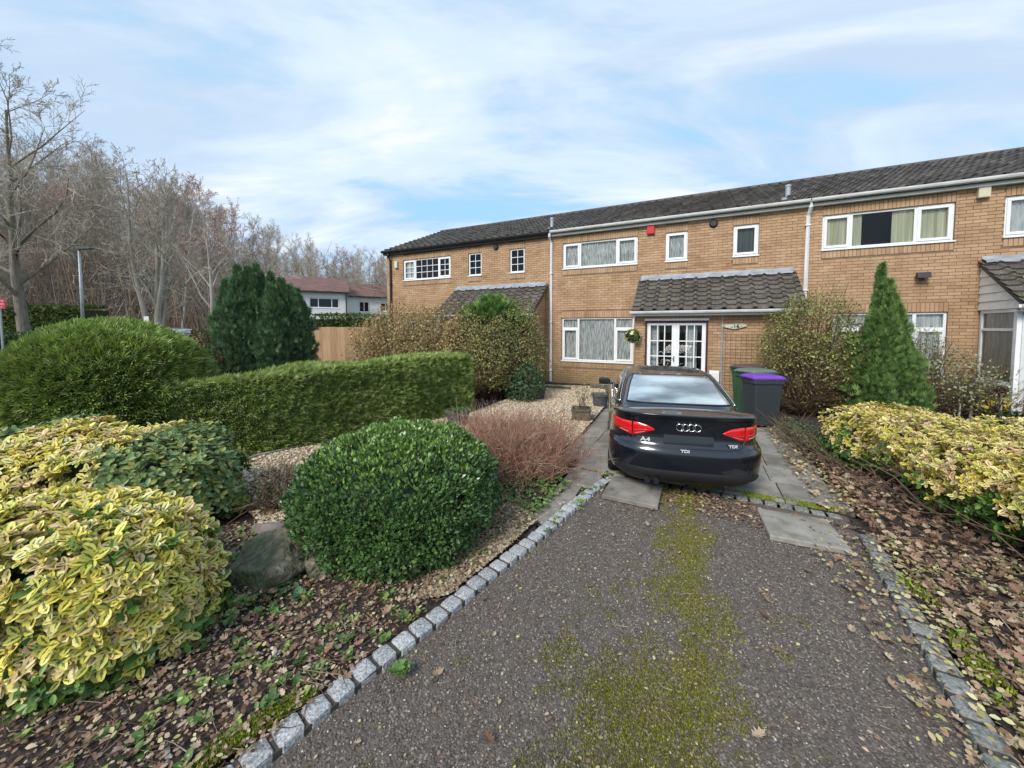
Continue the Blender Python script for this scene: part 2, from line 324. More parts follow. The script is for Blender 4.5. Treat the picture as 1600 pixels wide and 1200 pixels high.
OCT = np.array([(1, 0, 0), (0, 1, 0), (-1, 0, 0), (0, -1, 0), (0, 0, .75), (0, 0, -.75)]); OCTF = np.array([(0, 1, 4), (1, 2, 4), (2, 3, 4), (3, 0, 4), (1, 0, 5), (2, 1, 5), (3, 2, 5), (0, 3, 5)])
_o = [(0, 0), (.10, .14), (.26, .20), (.14, .34), (.34, .46), (.17, .56), (.27, .74), (.10, .80), (0, 1.0)]
OAK = np.array([(0, .45, .06)] + [(x, y, (abs(x) * .55 + (y - .5) ** 2 * .9)) for x, y in _o] + [(-x, y, (abs(x) * .85 + (y - .5) ** 2 * .9)) for x, y in _o[-2:0:-1]])
OAKF = np.array([(0, 1 + i, 1 + (i + 1) % 16) for i in range(16)])
def pick(cols, n, jit=0.12):
    cols = np.array([c[:3] for c in cols], float); i = rng.integers(0, len(cols), n); return cols[i] * (1 + rng.normal(0, jit, (n, 1))).clip(.5, 1.6)
def fbm(P, f, seed=0.0):
    """cheap smooth value noise from a few random sines"""
    r = np.random.default_rng(abs(int(seed * 10)) + 3); out = np.zeros(len(P)); a = 1.0; tot = 0
    for o in range(4):
        for k in range(3):
            d = r.normal(size=3); d /= np.linalg.norm(d); out += a * np.sin(P @ d * f * (2 ** o) * 2 * pi + r.uniform(0, 6.28))
        tot += a * 3; a *= .55
    return out / tot * 1.8
def blob_pts(n, c, r, e=2.0, lump=0.12, lf=0.9, zmin=0.0, depth=0.12, seed=1, up_bias=0.0):
    """points and normals on a lumpy superellipsoid, cut off at zmin"""
    c = np.array(c, float); r = np.array(r, float); out = []; on = []; got = 0
    while got < n:
        d = rdirs(n); d[:, 2] += up_bias; d = nrmz(d)
        k = (np.abs(d) ** e).sum(1) ** (-1 / e); p = d * k[:, None] * r
        p = p * (1 + lump * fbm(p + c, lf, seed))[:, None]
        g = nrmz(np.sign(d) * np.abs(d * k[:, None]) ** (e - 1) / r)
        q = p * (1 - depth * rng.random((len(p), 1)) ** 1.5) + c
        # area correction: keep points with likelihood by local stretch
        ok = q[:, 2] > zmin; q = q[ok]; g = g[ok]; out.append(q); on.append(g); got += len(q)
    return np.concatenate(out)[:n], np.concatenate(on)[:n]
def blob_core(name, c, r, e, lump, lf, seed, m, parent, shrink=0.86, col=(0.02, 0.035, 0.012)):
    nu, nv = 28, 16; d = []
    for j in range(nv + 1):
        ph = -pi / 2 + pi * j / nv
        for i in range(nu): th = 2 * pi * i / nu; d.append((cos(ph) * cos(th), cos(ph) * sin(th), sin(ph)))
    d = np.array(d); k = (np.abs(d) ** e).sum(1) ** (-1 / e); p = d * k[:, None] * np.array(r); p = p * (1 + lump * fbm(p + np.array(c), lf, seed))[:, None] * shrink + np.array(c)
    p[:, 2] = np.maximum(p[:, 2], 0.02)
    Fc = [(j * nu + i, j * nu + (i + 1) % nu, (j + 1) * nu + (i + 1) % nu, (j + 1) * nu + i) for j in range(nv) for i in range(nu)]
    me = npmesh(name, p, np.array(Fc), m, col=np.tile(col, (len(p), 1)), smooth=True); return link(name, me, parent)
def leaves_on(P, Nn, size, cols, T=LEAF4, TF=LEAF4F, out=0.6, up=0.4, rand=0.7, sj=0.3, flatn=0.8, uv=None, jit=0.12, width=1.0):
    n = len(P); d = Nn * out + np.array([0, 0, up]) + rdirs(n) * rand; nn = Nn * flatn + np.array([0, 0, .5]) + rdirs(n) * .6
    S = (size * (1 + rng.normal(0, sj, n))).clip(size * .4, size * 2); S3 = np.stack([S * width, S, S], 1)
    return stamp(T, TF, P, basis(d, nn), S3, pick(cols, n, jit), uv)
def mk(name, parts, m, parent=None, kind=None, smooth=True):
    V, Fc, Cc, Uu = joinparts(parts if isinstance(parts, list) else [parts])
    o = link(name, npmesh(name, V, Fc, m, col=Cc, uv=Uu, smooth=smooth), parent)
    if kind: o['kind'] = kind
    return o
def inpoly(x, y, poly):
    ins = np.zeros(len(x), bool); n = len(poly)
    for i in range(n):
        x1, y1 = poly[i][:2]; x2, y2 = poly[(i + 1) % n][:2]
        c = ((y1 > y) != (y2 > y)) & (x < (x2 - x1) * (y - y1) / ((y2 - y1) if y2 != y1 else 1e-9) + x1); ins ^= c
    return ins
def in_area(n, poly):
    poly = np.array([p[:2] for p in poly]); lo, hi = poly.min(0), poly.max(0); out = []; g = 0
    while g < n:
        q = rng.uniform(lo, hi, (n * 2, 2)); q = q[inpoly(q[:, 0], q[:, 1], poly)]; out.append(q); g += len(q)
    return np.concatenate(out)[:n]
def flat_poly(name, pts, z, m, kind='structure', parent=None):
    me = npmesh(name, np.array([(p[0], p[1], z) for p in pts]), [tuple(range(len(pts)))], m)
    if me.polygons[0].normal.z < 0: me.flip_normals()
    return tag(link(name, me, parent), kind=kind)
def grid_poly(name, poly, z, amp, f, res, m, seed=2, extra=None):
    P = np.array([p[:2] for p in poly]); lo, hi = P.min(0), P.max(0); nx = int((hi[0] - lo[0]) / res) + 1; ny = int((hi[1] - lo[1]) / res) + 1
    X, Y = np.meshgrid(np.linspace(lo[0], hi[0], nx), np.linspace(lo[1], hi[1], ny), indexing='ij'); V = np.stack([X.ravel(), Y.ravel(), np.zeros(nx * ny)], 1)
    V[:, 2] = z + amp * fbm(V, f, seed) + amp * .35 * fbm(V, f * 6, seed + 3)
    if extra is not None: V[:, 2] += extra(V)
    I = (np.arange(nx - 1)[:, None] * ny + np.arange(ny - 1)[None]).ravel(); Fc = np.stack([I, I + ny, I + ny + 1, I + 1], 1)
    cc = V[Fc].mean(1); Fc = Fc[inpoly(cc[:, 0], cc[:, 1], P)]
    return tag(link(name, npmesh(name, V, Fc, m, smooth=True)), kind='structure')
def resample(pts, step):
    P = [np.array(p, float) for p in pts]; D = [0]
    for a, b in zip(P, P[1:]): D.append(D[-1] + np.linalg.norm(b - a))
    out = []; s = 0
    while s < D[-1]:
        i = max(j for j in range(len(D) - 1) if D[j] <= s); t = (s - D[i]) / (D[i + 1] - D[i]); p = P[i] * (1 - t) + P[i + 1] * t; d = (P[i + 1] - P[i]) / (D[i + 1] - D[i]); out.append((p, d)); s += step
    return out

# ------------------------------------------------------------------ the setting: ground, drive, beds, kerbs, slabs
tag(link('ground', npmesh('ground', np.array([(-700, -120, -.05), (700, -120, -.05), (700, 900, -.05), (-700, 900, -.05)]), [(0, 1, 2, 3)], M['grass'])), kind='structure')
W2 = lambda L: [loc(s, t)[:2] for s, t in L]
KL = [(2.70, 13.4), (2.86, 12.5), (2.96, 11.83), (3.03, 11.5), (3.06, 11.3), (3.12, 11.05), (3.20, 10.7), (3.29, 10.2), (3.41, 9.65), (3.51, 9.05), (3.63, 8.4), (3.72, 8.02), (3.86, 7.82), (4.10, 7.74), (5.0, 7.74), (6.12, 7.78)]
KR = [(6.20, 8.30), (6.18, 8.55), (6.14, 8.9), (6.10, 9.3), (6.07, 9.7), (6.03, 10.05), (6.01, 10.4), (6.0, 10.9), (6.02, 13.4)]
flat_poly('driveway', W2(KL[:14] + [(6.2, 7.74)] + KR), 0.0, M['tarmac'])
flat_poly('parking_bay', W2([(2.55, -0.0), (2.55, 7.4), (3.2, 7.4), (3.2, 9.35), (3.45, 9.35), (3.7, 8.0), (3.9, 7.78), (6.25, 7.78), (6.45, -0.0)]), -0.006, M['soil'])
bedL = W2([(2.5, -0.02), (2.58, 7.4), (3.18, 7.5), (3.18, 9.3), (3.43, 9.45), (3.30, 10.2), (3.13, 11.05), (3.05, 11.4), (2.96, 11.83), (2.84, 12.5), (2.70, 13.4), (-6, 13.4), (-9, 9), (-8, 0.0)])
def moundL(V):
    P = V - O; s_ = P @ U; t_ = -(P @ N); kt = np.array([k[1] for k in KL[:12]][::-1]); ks = np.array([k[0] for k in KL[:12]][::-1]); d_ = np.interp(t_, kt, ks) - s_
    return np.where(t_ > 7.9, -.055 * np.exp(-(np.clip(d_, 0, 9) / .16) ** 2), 0) + 0.05 * np.exp(-((V[:, 0] + 1.2) ** 2 + (V[:, 1] - 3.2) ** 2) / 3)
bed_left = grid_poly('garden_bed', bedL, 0.015, 0.022, 0.55, 0.07, M['soil'], extra=moundL)
bedR = W2([(6.16, 7.9), (6.22, 8.3), (6.2, 8.9), (6.14, 9.7), (6.07, 10.4), (6.07, 13.4), (16, 13.4), (16, -0.1), (6.35, -0.1), (6.3, 7.7)])
bed_right = grid_poly('garden_bed', bedR, 0.02, 0.022, 0.55, 0.07, M['soil'], seed=5)
grav = [at(*p)[:2] for p in [(325, 765), (400, 718), (484, 704), (600, 676), (735, 650), (800, 625), (836, 604), (946, 608), (944, 640), (925, 664), (893, 700), (800, 740), (700, 760), (450, 815), (420, 845), (380, 800)]]
flat_poly('gravel_bed', grav, 0.075, M['gravelbase'])
bpy.data.objects['gravel_bed'].location.z = 0.0
# a road and verge beyond the big hedge on the left
flat_poly('pavement', [at(-900, 700)[:2], at(60, 592)[:2] + np.array([0, 0]), at(160, 592)[:2], at(300, 760)[:2], at(-900, 1100)[:2]], -0.035, M['road'])
flat_poly('road', [(-120, 20), (-120, 26), (-8, 26.5), (-8, 20.5)], -0.035, M['road'])
# slabs
slab_rnd = random.Random(3)
def slab_mesh(w, d, h=0.045, seed=0):
    r = random.Random(seed); b = 0.006; V = []
    for z, i in ((-h, 0), (-b, 0), (0, b)):
        for x, y in ((0, 0), (1, 0), (1, 1), (0, 1)): V.append((x * w + (i if x == 0 else -i), y * d + (i if y == 0 else -i), z))
    Fs = [(8, 9, 10, 11)] + [(k * 4 + i, k * 4 + (i + 1) % 4, (k + 1) * 4 + (i + 1) % 4, (k + 1) * 4 + i) for k in (0, 1) for i in range(4)]
    return npmesh('paving_slab', np.array(V), Fs, M['slab'])
SL = slab_mesh(0.606, 0.606); base_path = bpy.data.objects['parking_bay']
def slab(s, t, w=1.0, d=1.0, z=0.02, rz=0.0, parent=base_path, tilt=(0, 0)):
    p = loc(s, t, z + slab_rnd.uniform(-.004, .004)); return link('paving_slab', SL, parent, p, (tilt[0] + slab_rnd.uniform(-.004, .004), tilt[1], -PHI + rz + slab_rnd.uniform(-.006, .006)), (w, d, 1))
for i in range(4):
    for j in range(13):
        slab(3.84 + i * .615 - (.05 if j % 2 else 0), 7.66 - j * .615)
for j in range(13):
    t = 7.66 - j * .615
    slab(3.215, t)
    if j > 0 : slab(2.60, t + .3)
for k, (s0, t, w) in enumerate([(3.215, 8.27, .72), (3.215, 8.80, .46), (3.215, 9.30, .36)]): slab(s0, t, w, .85)
lose = [(3.79, 8.50, .035, -.02), (5.39, 8.64, .03, .05)]
for k, (s_, t_, z_, r_) in enumerate(lose):
    o = link('paving_slab', SL, None, loc(s_, t_, z_ + .025), (radians(1.5) if k == 0 else radians(-1.2), 0, -PHI + r_))
    tag(o, ['loose grey concrete slab lying on the tarmac by the left rear wheel of the car', 'loose pale concrete slab lying on the tarmac to the right, among dead leaves'][k], 'paving slab')
# kerbs of granite setts
def sett_mesh(seed, m, l=.121, w=.130, h=.11):
    r = random.Random(seed); V = []
    for z, i in ((-h, .0), (-.016, .001), (-.003, .005), (0.002, .014)):
        n = 8
        for k in range(n):
            a = 2 * pi * (k + .5) / n; x = math.copysign(min(1, abs(cos(a)) ** .30 * 1.02), cos(a)); y = math.copysign(min(1, abs(sin(a)) ** .30 * 1.02), sin(a))
            V.append((x * (l / 2 - i) + r.uniform(-.004, .004), y * (w / 2 - i) + r.uniform(-.004, .004), z + r.uniform(-.003, .003)))
    V.append((0, 0, .006)); Fs = [(k * 8 + i, k * 8 + (i + 1) % 8, (k + 1) * 8 + (i + 1) % 8, (k + 1) * 8 + i) for k in range(3) for i in range(8)] + [(24 + i, 24 + (i + 1) % 8, 32) for i in range(8)]
    me = npmesh('granite_sett', np.array(V), Fs, m); return me
def kerb(path, m, step, zt, label, seed, w=.132):
    P = [loc(s, t)[:2] for s, t in path]; rs = resample(P, .1); b = MB(); V = []
    for p, d in rs: 
        nrm = np.array([-d[1], d[0]]) * (w / 2 - .008); V += [(*(p - nrm), -.03), (*(p - nrm), zt - .012), (*(p + nrm), zt - .012), (*(p + nrm), -.03)]
    Fs = [(i * 4 + j, (i + 1) * 4 + j, (i + 1) * 4 + j + 1, i * 4 + j + 1) for i in range(len(rs) - 1) for j in range(3)]
    b.add(V, Fs); ko = b.build('kerb', M['mortar_grey']); tag(ko, kind='structure'); ms = [sett_mesh(seed + k, m) for k in range(6)]; r = random.Random(seed)
    for p, d in resample(P, step):
        link('granite_sett', r.choice(ms), ko, (p[0], p[1], zt + r.uniform(-.006, .006)), (r.uniform(-.05, .05), r.uniform(-.05, .05), math.atan2(d[1], d[0]) + r.uniform(-.06, .06)), (r.uniform(.94, 1.04), r.uniform(.93, 1.05), 1))
    return ko
kerb_cross = kerb(KL[12:], M['granite_dirty'], .140, .012, 'c', 50)
kerb_left = kerb(KL[:13], M['granite'], .133, .045, 'l', 10)
kerb_right = kerb(KR, M['granite_dirty'], .150, .055, 'r', 30)
# thin concrete edging between hedge and gravel
eb = MB(); E0 = [at(*p)[:2] for p in [(335, 748), (400, 722), (484, 702), (560, 688)]]
for k, (a, b_) in enumerate(zip(E0, E0[1:])):
    d = (b_ - a) / np.linalg.norm(b_ - a); n_ = np.array([-d[1], d[0]]) * .03; L_ = np.linalg.norm(b_ - a); q = int(L_ / .9) + 1
    for j in range(q):
        p0 = a + d * (L_ * j / q + .006); p1 = a + d * (L_ * (j + 1) / q - .006)
        eb.add([(*(p0 - n_), 0), (*(p1 - n_), 0), (*(p1 + n_), 0), (*(p0 + n_), 0), (*(p0 - n_), .11), (*(p1 - n_), .11), (*(p1 + n_), .11), (*(p0 + n_), .11)], [(4, 5, 6, 7), (0, 1, 5, 4), (1, 2, 6, 5), (2, 3, 7, 6), (3, 0, 4, 7)])
tag(eb.build('kerb', M['slab']), kind='structure')

# ------------------------------------------------------------------ houses
CR, BL = 0.0797, 0.2385          # course height and brick length with joints
JT = 0.010
def brick_mesh():
    b = MB(); V = [(0, 0, 0), (1, 0, 0), (1, 0, 1), (0, 0, 1), (0, 1, 0), (1, 1, 0), (1, 1, 1), (0, 1, 1)]
    return npmesh('brick', np.array(V, float), [(0, 1, 2, 3), (1, 5, 6, 2), (4, 0, 3, 7), (3, 2, 6, 7), (4, 5, 1, 0)], M['brick'])
BM = brick_mesh()
def lay_bricks(x0, x1, z0, z1, openings, skips=(), soldiers=()):
    """rectangles (x0,x1,z0,z1) of all bricks in the wall; openings/skips = holes; soldiers = soldier-course rects"""
    R = []; holes = list(openings) + list(skips) + list(soldiers)
    nc = int(round((z1 - z0) / CR))
    for c in range(nc):
        za = z0 + c * CR; zb = za + CR; zm = (za + zb) / 2
        cuts = sorted([(h[0], h[1]) for h in holes if h[2] - .02 < zm < h[3] + .02]); spans = []; x = x0
        for a, b in cuts:
            if a > x: spans.append((x, a))
            x = max(x, b)
        if x < x1: spans.append((x, x1))
        off = (c % 2) * BL / 2 + (c % 3) * .004
        for a, b in spans:
            k = math.floor((a - off) / BL)
            while off + k * BL < b:
                p, q = max(a, off + k * BL), min(b, off + (k + 1) * BL); k += 1
                if q - p > .035: R.append((p + JT / 2, q - JT / 2, za + JT / 2, zb - JT / 2))
    for (a, b, c, d) in soldiers:
        n = max(1, int(round((b - a) / CR))); w = (b - a) / n
        for i in range(n): R.append((a + i * w + JT / 2, a + (i + 1) * w - JT / 2, c + JT / 2, d - JT / 2))
    return R
def wall(parent, name, x0, x1, z0, z1, y, openings, skips, soldiers, nobj, wpos, depth=.25, flip=None):
    """backing panel with real openings, every brick proud of it"""
    xs = sorted(set([x0, x1] + [v for o in openings for v in o[:2]])); zs = sorted(set([z0, z1] + [v for o in openings for v in o[2:]])); b = MB()
    for i in range(len(xs) - 1):
        for j in range(len(zs) - 1):
            xm, zm = (xs[i] + xs[i + 1]) / 2, (zs[j] + zs[j + 1]) / 2
            if any(o[0] < xm < o[1] and o[2] < zm < o[3] for o in openings): continue
            b.add([(xs[i], .010, zs[j]), (xs[i + 1], .010, zs[j]), (xs[i + 1], .010, zs[j + 1]), (xs[i], .010, zs[j + 1])], [(0, 1, 2, 3)])
    for o in openings:   # reveals
        b.add([(o[0], .01, o[2]), (o[1], .01, o[2]), (o[1], .01, o[3]), (o[0], .01, o[3]), (o[0], .16, o[2]), (o[1], .16, o[2]), (o[1], .16, o[3]), (o[0], .16, o[3])], [(0, 4, 5, 1), (1, 5, 6, 2), (2, 6, 7, 3), (3, 7, 4, 0)])
    w = b.build(name, M['mortar'], parent, (0, y, 0))
    R = lay_bricks(x0, x1, z0, z1, openings, skips, soldiers)
    R.sort(key=lambda r: np.linalg.norm(wpos((r[0] + r[1]) / 2, y, (r[2] + r[3]) / 2) - np.array([0, 0, H])))
    rr = random.Random(5)
    for r in R[:nobj]:
        link('brick', BM, w, (r[0], rr.uniform(-.002, .002), r[2]), None, (r[1] - r[0], .03, r[3] - r[2]))
    rest = np.array(R[nobj:])
    if len(rest):
        n = len(rest); T = np.array([(0, 0, 0), (1, 0, 0), (1, 0, 1), (0, 0, 1), (0, 1, 0), (1, 1, 0), (1, 1, 1), (0, 1, 1)], float)
        S = np.stack([rest[:, 1] - rest[:, 0], np.full(n, .03), rest[:, 3] - rest[:, 2]], 1); P = np.stack([rest[:, 0], rng.uniform(-.002, .002, n), rest[:, 2]], 1)
        V = (T[None] * S[:, None] + P[:, None]).reshape(-1, 3); Fc = np.array([(0, 1, 2, 3), (1, 5, 6, 2), (4, 0, 3, 7), (3, 2, 6, 7), (4, 5, 1, 0)]); Fa = (Fc[None] + (np.arange(n) * 8)[:, None, None]).reshape(-1, 4)
        tag(link('brickwork', npmesh('brickwork', V, Fa, M['brick']), w), kind='stuff')
    return w
# interlocking bold-roll tile
def tile_mesh(m, w=.32, l=.37):
    xs = [0, .05, .19, .205, .232, .262, .292, .310, .322]; zs = [.010, .0, .0, .012, .046, .055, .046, .018, .010]
    k = w / .32; V = []; n = len(xs)
    for x, z in zip(xs, zs): V.append((x * k, 0, z * 1.25 + .032))
    for x, z in zip(xs, zs): V.append((x * k, l, z - .012))
    for x, z in zip(xs, zs): V.append((x * k, 0, z * 1.25 - .008))
    return npmesh('roof_tile', np.array(V), [(i, i + 1, n + i + 1, n + i) for i in range(n - 1)] + [(2 * n + i, 2 * n + i + 1, i + 1, i) for i in range(n - 1)], m)
TM = tile_mesh(M['tile']); TMM = tile_mesh(M['tile_moss'], l=.27)
def tiled_roof(parent, name, x0, x1, ye, ze, yr, zr, gauge, cw, tm, nobj, wpos, under, slopeback=False):
    th = math.atan2(zr - ze, yr - ye); SLn = math.hypot(zr - ze, yr - ye); b = MB()
    b.add([(x0 + .03, ye + .04, ze - .02), (x1 - .03, ye + .04, ze - .02), (x1 - .03, yr, zr - .02), (x0 + .03, yr, zr - .02), (x0 + .03, ye + .04, ze - .09), (x1 - .03, ye + .04, ze - .09), (x1 - .03, yr, zr - .12), (x0 + .03, yr, zr - .12)], [(0, 1, 2, 3), (7, 6, 5, 4), (0, 4, 5, 1), (1, 5, 6, 2), (2, 6, 7, 3), (3, 7, 4, 0)])
    if slopeback: b.add([(x0 + .03, yr, zr - .02), (x1 - .03, yr, zr - .02), (x1 - .03, 2 * yr - ye, ze), (x0 + .03, 2 * yr - ye, ze)], [(0, 1, 2, 3)])
    ro = b.build(name, under, parent); nc = max(1, int(round((x1 - x0) / cw))); cw2 = (x1 - x0) / nc; nr = int(round(SLn / gauge)); P = []
    for r_ in range(nr):
        for c in range(nc):
            s = r_ * SLn / nr; P.append((x0 + c * cw2, ye + cos(th) * s, ze + sin(th) * s))
    P.sort(key=lambda p: np.linalg.norm(wpos(*p) - np.array([0, 0, H]))); rr = random.Random(9)
    def rot(): return (th + rr.uniform(-.012, .012), rr.uniform(-.01, .01), rr.uniform(-.008, .008))
    for p in P[:nobj]: link('roof_tile', tm, ro, (p[0], p[1], p[2] + rr.uniform(-.003, .003)), rot(), (cw2 / .32 if tm is TM else cw2 / .32, 1, 1))
    if len(P) > nobj:
        V0 = np.array([v.co[:] for v in tm.vertices]) * (cw2 / .32, 1, 1); F0 = np.array([list(f.vertices) for f in tm.polygons]); Vs = []; Fs = []
        R_ = np.array([[1, 0, 0], [0, cos(th), -sin(th)], [0, sin(th), cos(th)]]); n = len(V0)
        for i, p in enumerate(P[nobj:]): Vs.append(V0 @ R_.T + np.array(p) + (0, 0, rr.uniform(-.003, .003))); Fs.append(F0 + i * n)
        tag(link('tiling', npmesh('tiling', np.concatenate(Vs), np.concatenate(Fs), tm.materials[0]), ro), kind='stuff')
    return ro
def window(parent, x0, x1, z0, z1, y=0.045, splits=(), casements=(), transoms=(), bars=None, curtain=None, sill=True, partcurt=None, name='window', bg=True, fs=.055):
    """frame, one pane per light, sill, curtains and a dark room behind"""
    fr = MB(); d0, d1 = y, y + .06
    fr.box(x0, x1, d0, d1, z0, z0 + fs).box(x0, x1, d0, d1, z1 - fs, z1).box(x0, x0 + fs, d0, d1, z0 + fs, z1 - fs).box(x1 - fs, x1, d0, d1, z0 + fs, z1 - fs)
    for s in splits: fr.box(x0 + s - .035, x0 + s + .035, d0, d1, z0 + fs, z1 - fs)
    edges = [x0 + fs] + [v for s in splits for v in (x0 + s - .035, x0 + s + .035)] + [x1 - fs]; lights = [(edges[i], edges[i + 1]) for i in range(0, len(edges), 2)]; panes = []
    for i, (a, b) in enumerate(lights):
        zz = [(z0 + fs, z1 - fs)]
        tr = dict(transoms).get(i)
        if tr: fr.box(a, b, d0, d1, tr - .03, tr + .03); zz = [(z0 + fs, tr - .03), (tr + .03, z1 - fs)]
        for j, (p, q) in enumerate(zz):
            if i in casements and j == 0:
                c = .05; e0 = d0 - .018; fr.box(a - .012, b + .012, e0, e0 + .05, p - .012, p + c).box(a - .012, b + .012, e0, e0 + .05, q - c, q + .012).box(a - .012, a + c, e0, e0 + .05, p + c, q - c).box(b - c, b + .012, e0, e0 + .05, p + c, q - c); panes.append((a + c, b - c, p + c, q - c, i))
            else: panes.append((a, b, p, q, i))
    w = fr.build(name, M['upvc'], parent, bevel=0.006)
    for (a, b, p, q, i) in panes:
        g = MB().add([(a - .004, y + .03, p - .004), (b + .004, y + .03, p - .004), (b + .004, y + .03, q + .004), (a - .004, y + .03, q + .004)], [(0, 1, 2, 3)]).build('glass_pane', M['glass'], w)
        if bars:
            nx, nz = bars[i]; gb = MB()
            for k in range(1, nx): xx = a + (b - a) * k / nx; gb.box(xx - .011, xx + .011, y + .012, y + .026, p, q)
            for k in range(1, nz): zz_ = p + (q - p) * k / nz; gb.box(a, b, y + .010, y + .025, zz_ - .011, zz_ + .011)
            gb.build('glazing_bars', M['upvc'], w)
    if sill: MB().box(x0 - .02, x1 + .02, -.035, y, z0 - .035, z0).build('sill', M['upvc'], w, bevel=.006)
    def cur(a, b, p, q, m, yy=.085, amp=.018, nm='curtain'):
        n = max(8, int((b - a) * 40)); V = []; 
        for k in range(n + 1):
            xx = a + (b - a) * k / n; o = amp * sin(k * 1.9) + amp * .5 * sin(k * .77); V += [(xx, y + yy + o, p), (xx, y + yy + o * .6, q)]
        npm = npmesh(nm, np.array(V), np.array([(2 * k, 2 * k + 2, 2 * k + 3, 2 * k + 1) for k in range(n)]), m, smooth=True); link(nm, npm, w)
    if curtain: cur(x0, x1, z0 + .02, z1, curtain)
    if partcurt:
        for (a, b, m) in partcurt: cur(x0 + a, x0 + b, z0 + .02, z1, m, nm='curtain')
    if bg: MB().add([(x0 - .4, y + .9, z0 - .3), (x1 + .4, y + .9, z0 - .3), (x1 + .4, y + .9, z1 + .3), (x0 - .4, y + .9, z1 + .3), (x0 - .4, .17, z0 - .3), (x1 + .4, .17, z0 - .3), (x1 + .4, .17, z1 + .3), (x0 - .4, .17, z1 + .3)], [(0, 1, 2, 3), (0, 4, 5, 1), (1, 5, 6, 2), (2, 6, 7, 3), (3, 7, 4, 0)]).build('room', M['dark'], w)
    return w
def gutter(parent, x0, x1, y, z, m, name='gutter', r=.062, brackets=True):
    V = []; prof = [(-r, 0.012), (-r, -.02), (-r * .8, -.055), (-r * .3, -.075), (r * .3, -.075), (r * .8, -.055), (r, -.02), (r, .012), (r - .006, .012), (r * .5, -.05), (-r * .5, -.05), (-r + .006, .012)]
    b = MB().prism([(y + a, z + c) for a, c in prof], 'x', x0, x1)
    x = x0 + .6
    while x < x1 and brackets: b.prism([(y + a * 1.07, z + c * 1.07 - .001) for a, c in prof], 'x', x, x + .05); x += 1.9
    return b.build(name, m, parent)
def downpipe(parent, pts, m, r=.035, square=True):
    b = MB(); b.tube(pts, r, 4 if square else 10)
    z = pts[-1][2] + .4
    while z < pts[-2][2] - .1: b.box(pts[-1][0] - .06, pts[-1][0] + .06, pts[-1][1] - r * 1.2, pts[-1][1] + .05, z, z + .025); z += 1.75
    return b.build('downpipe', m, parent)
EZ = 5.28
def house(label, s0, s1, wins, skips, gm, group, nb=260, lowwin=None, extra_open=()):
    hs = thing('terraced_house', label, 'house', loc(s0, 0), -PHI, group)
    wp = lambda x, y, z: loc(s0 + x, -y, z)
    ops = [(a - s0, b - s0, c, d) for a, b, c, d in wins]; sol = []
    for a, b, c, d in ops:
        sol.append((a, b, d, d + .228)); sol.append((a, b, c - .228, c))
    w = wall(hs, 'wall', 0, s1 - s0, -.02, EZ, 0, ops, [(a - s0, b - s0, c, d) for a, b, c, d in skips], sol, nb, wp)
    MB().box(0, s1 - s0, .30, 8.3, 0, EZ).build('rear_walls', M['mortar'], hs) if False else None
    # side and back walls
    MB().add([(0, .01, 0), (0, 8.3, 0), (0, 8.3, EZ), (0, 4.15, 7.2), (0, .01, EZ), (s1 - s0, .01, 0), (s1 - s0, 8.3, 0), (s1 - s0, 8.3, EZ), (s1 - s0, 4.15, 7.2), (s1 - s0, .01, EZ)], [(4, 3, 2, 1, 0), (5, 6, 7, 8, 9), (1, 2, 7, 6)]).build('side_walls', M['brick'], hs)
    r = tiled_roof(hs, 'roof', (-.10 if s0 < -5 else 0), s1 - s0, -.22, 5.40, 4.2, 7.29, .34, .32, TM, 300, wp, M['tile'], True)
    MB().tube([(-.1 if s0 < -5 else 0, 4.2, 7.27), (s1 - s0, 4.2, 7.27)], .11, 10).build('ridge', M['tile'], r)
    MB().box((-.08 if s0 < -5 else 0), s1 - s0, -.13, -.11, 5.24, 5.40).box(0, s1 - s0, -.11, .0, 5.24, 5.255).build('fascia', gm, hs)
    gutter(hs, (-.1 if s0 < -5 else 0.01), s1 - s0 - .01, -.205, 5.405, gm)
    return hs, w, wp
G_H = 'houses of the brick terrace'
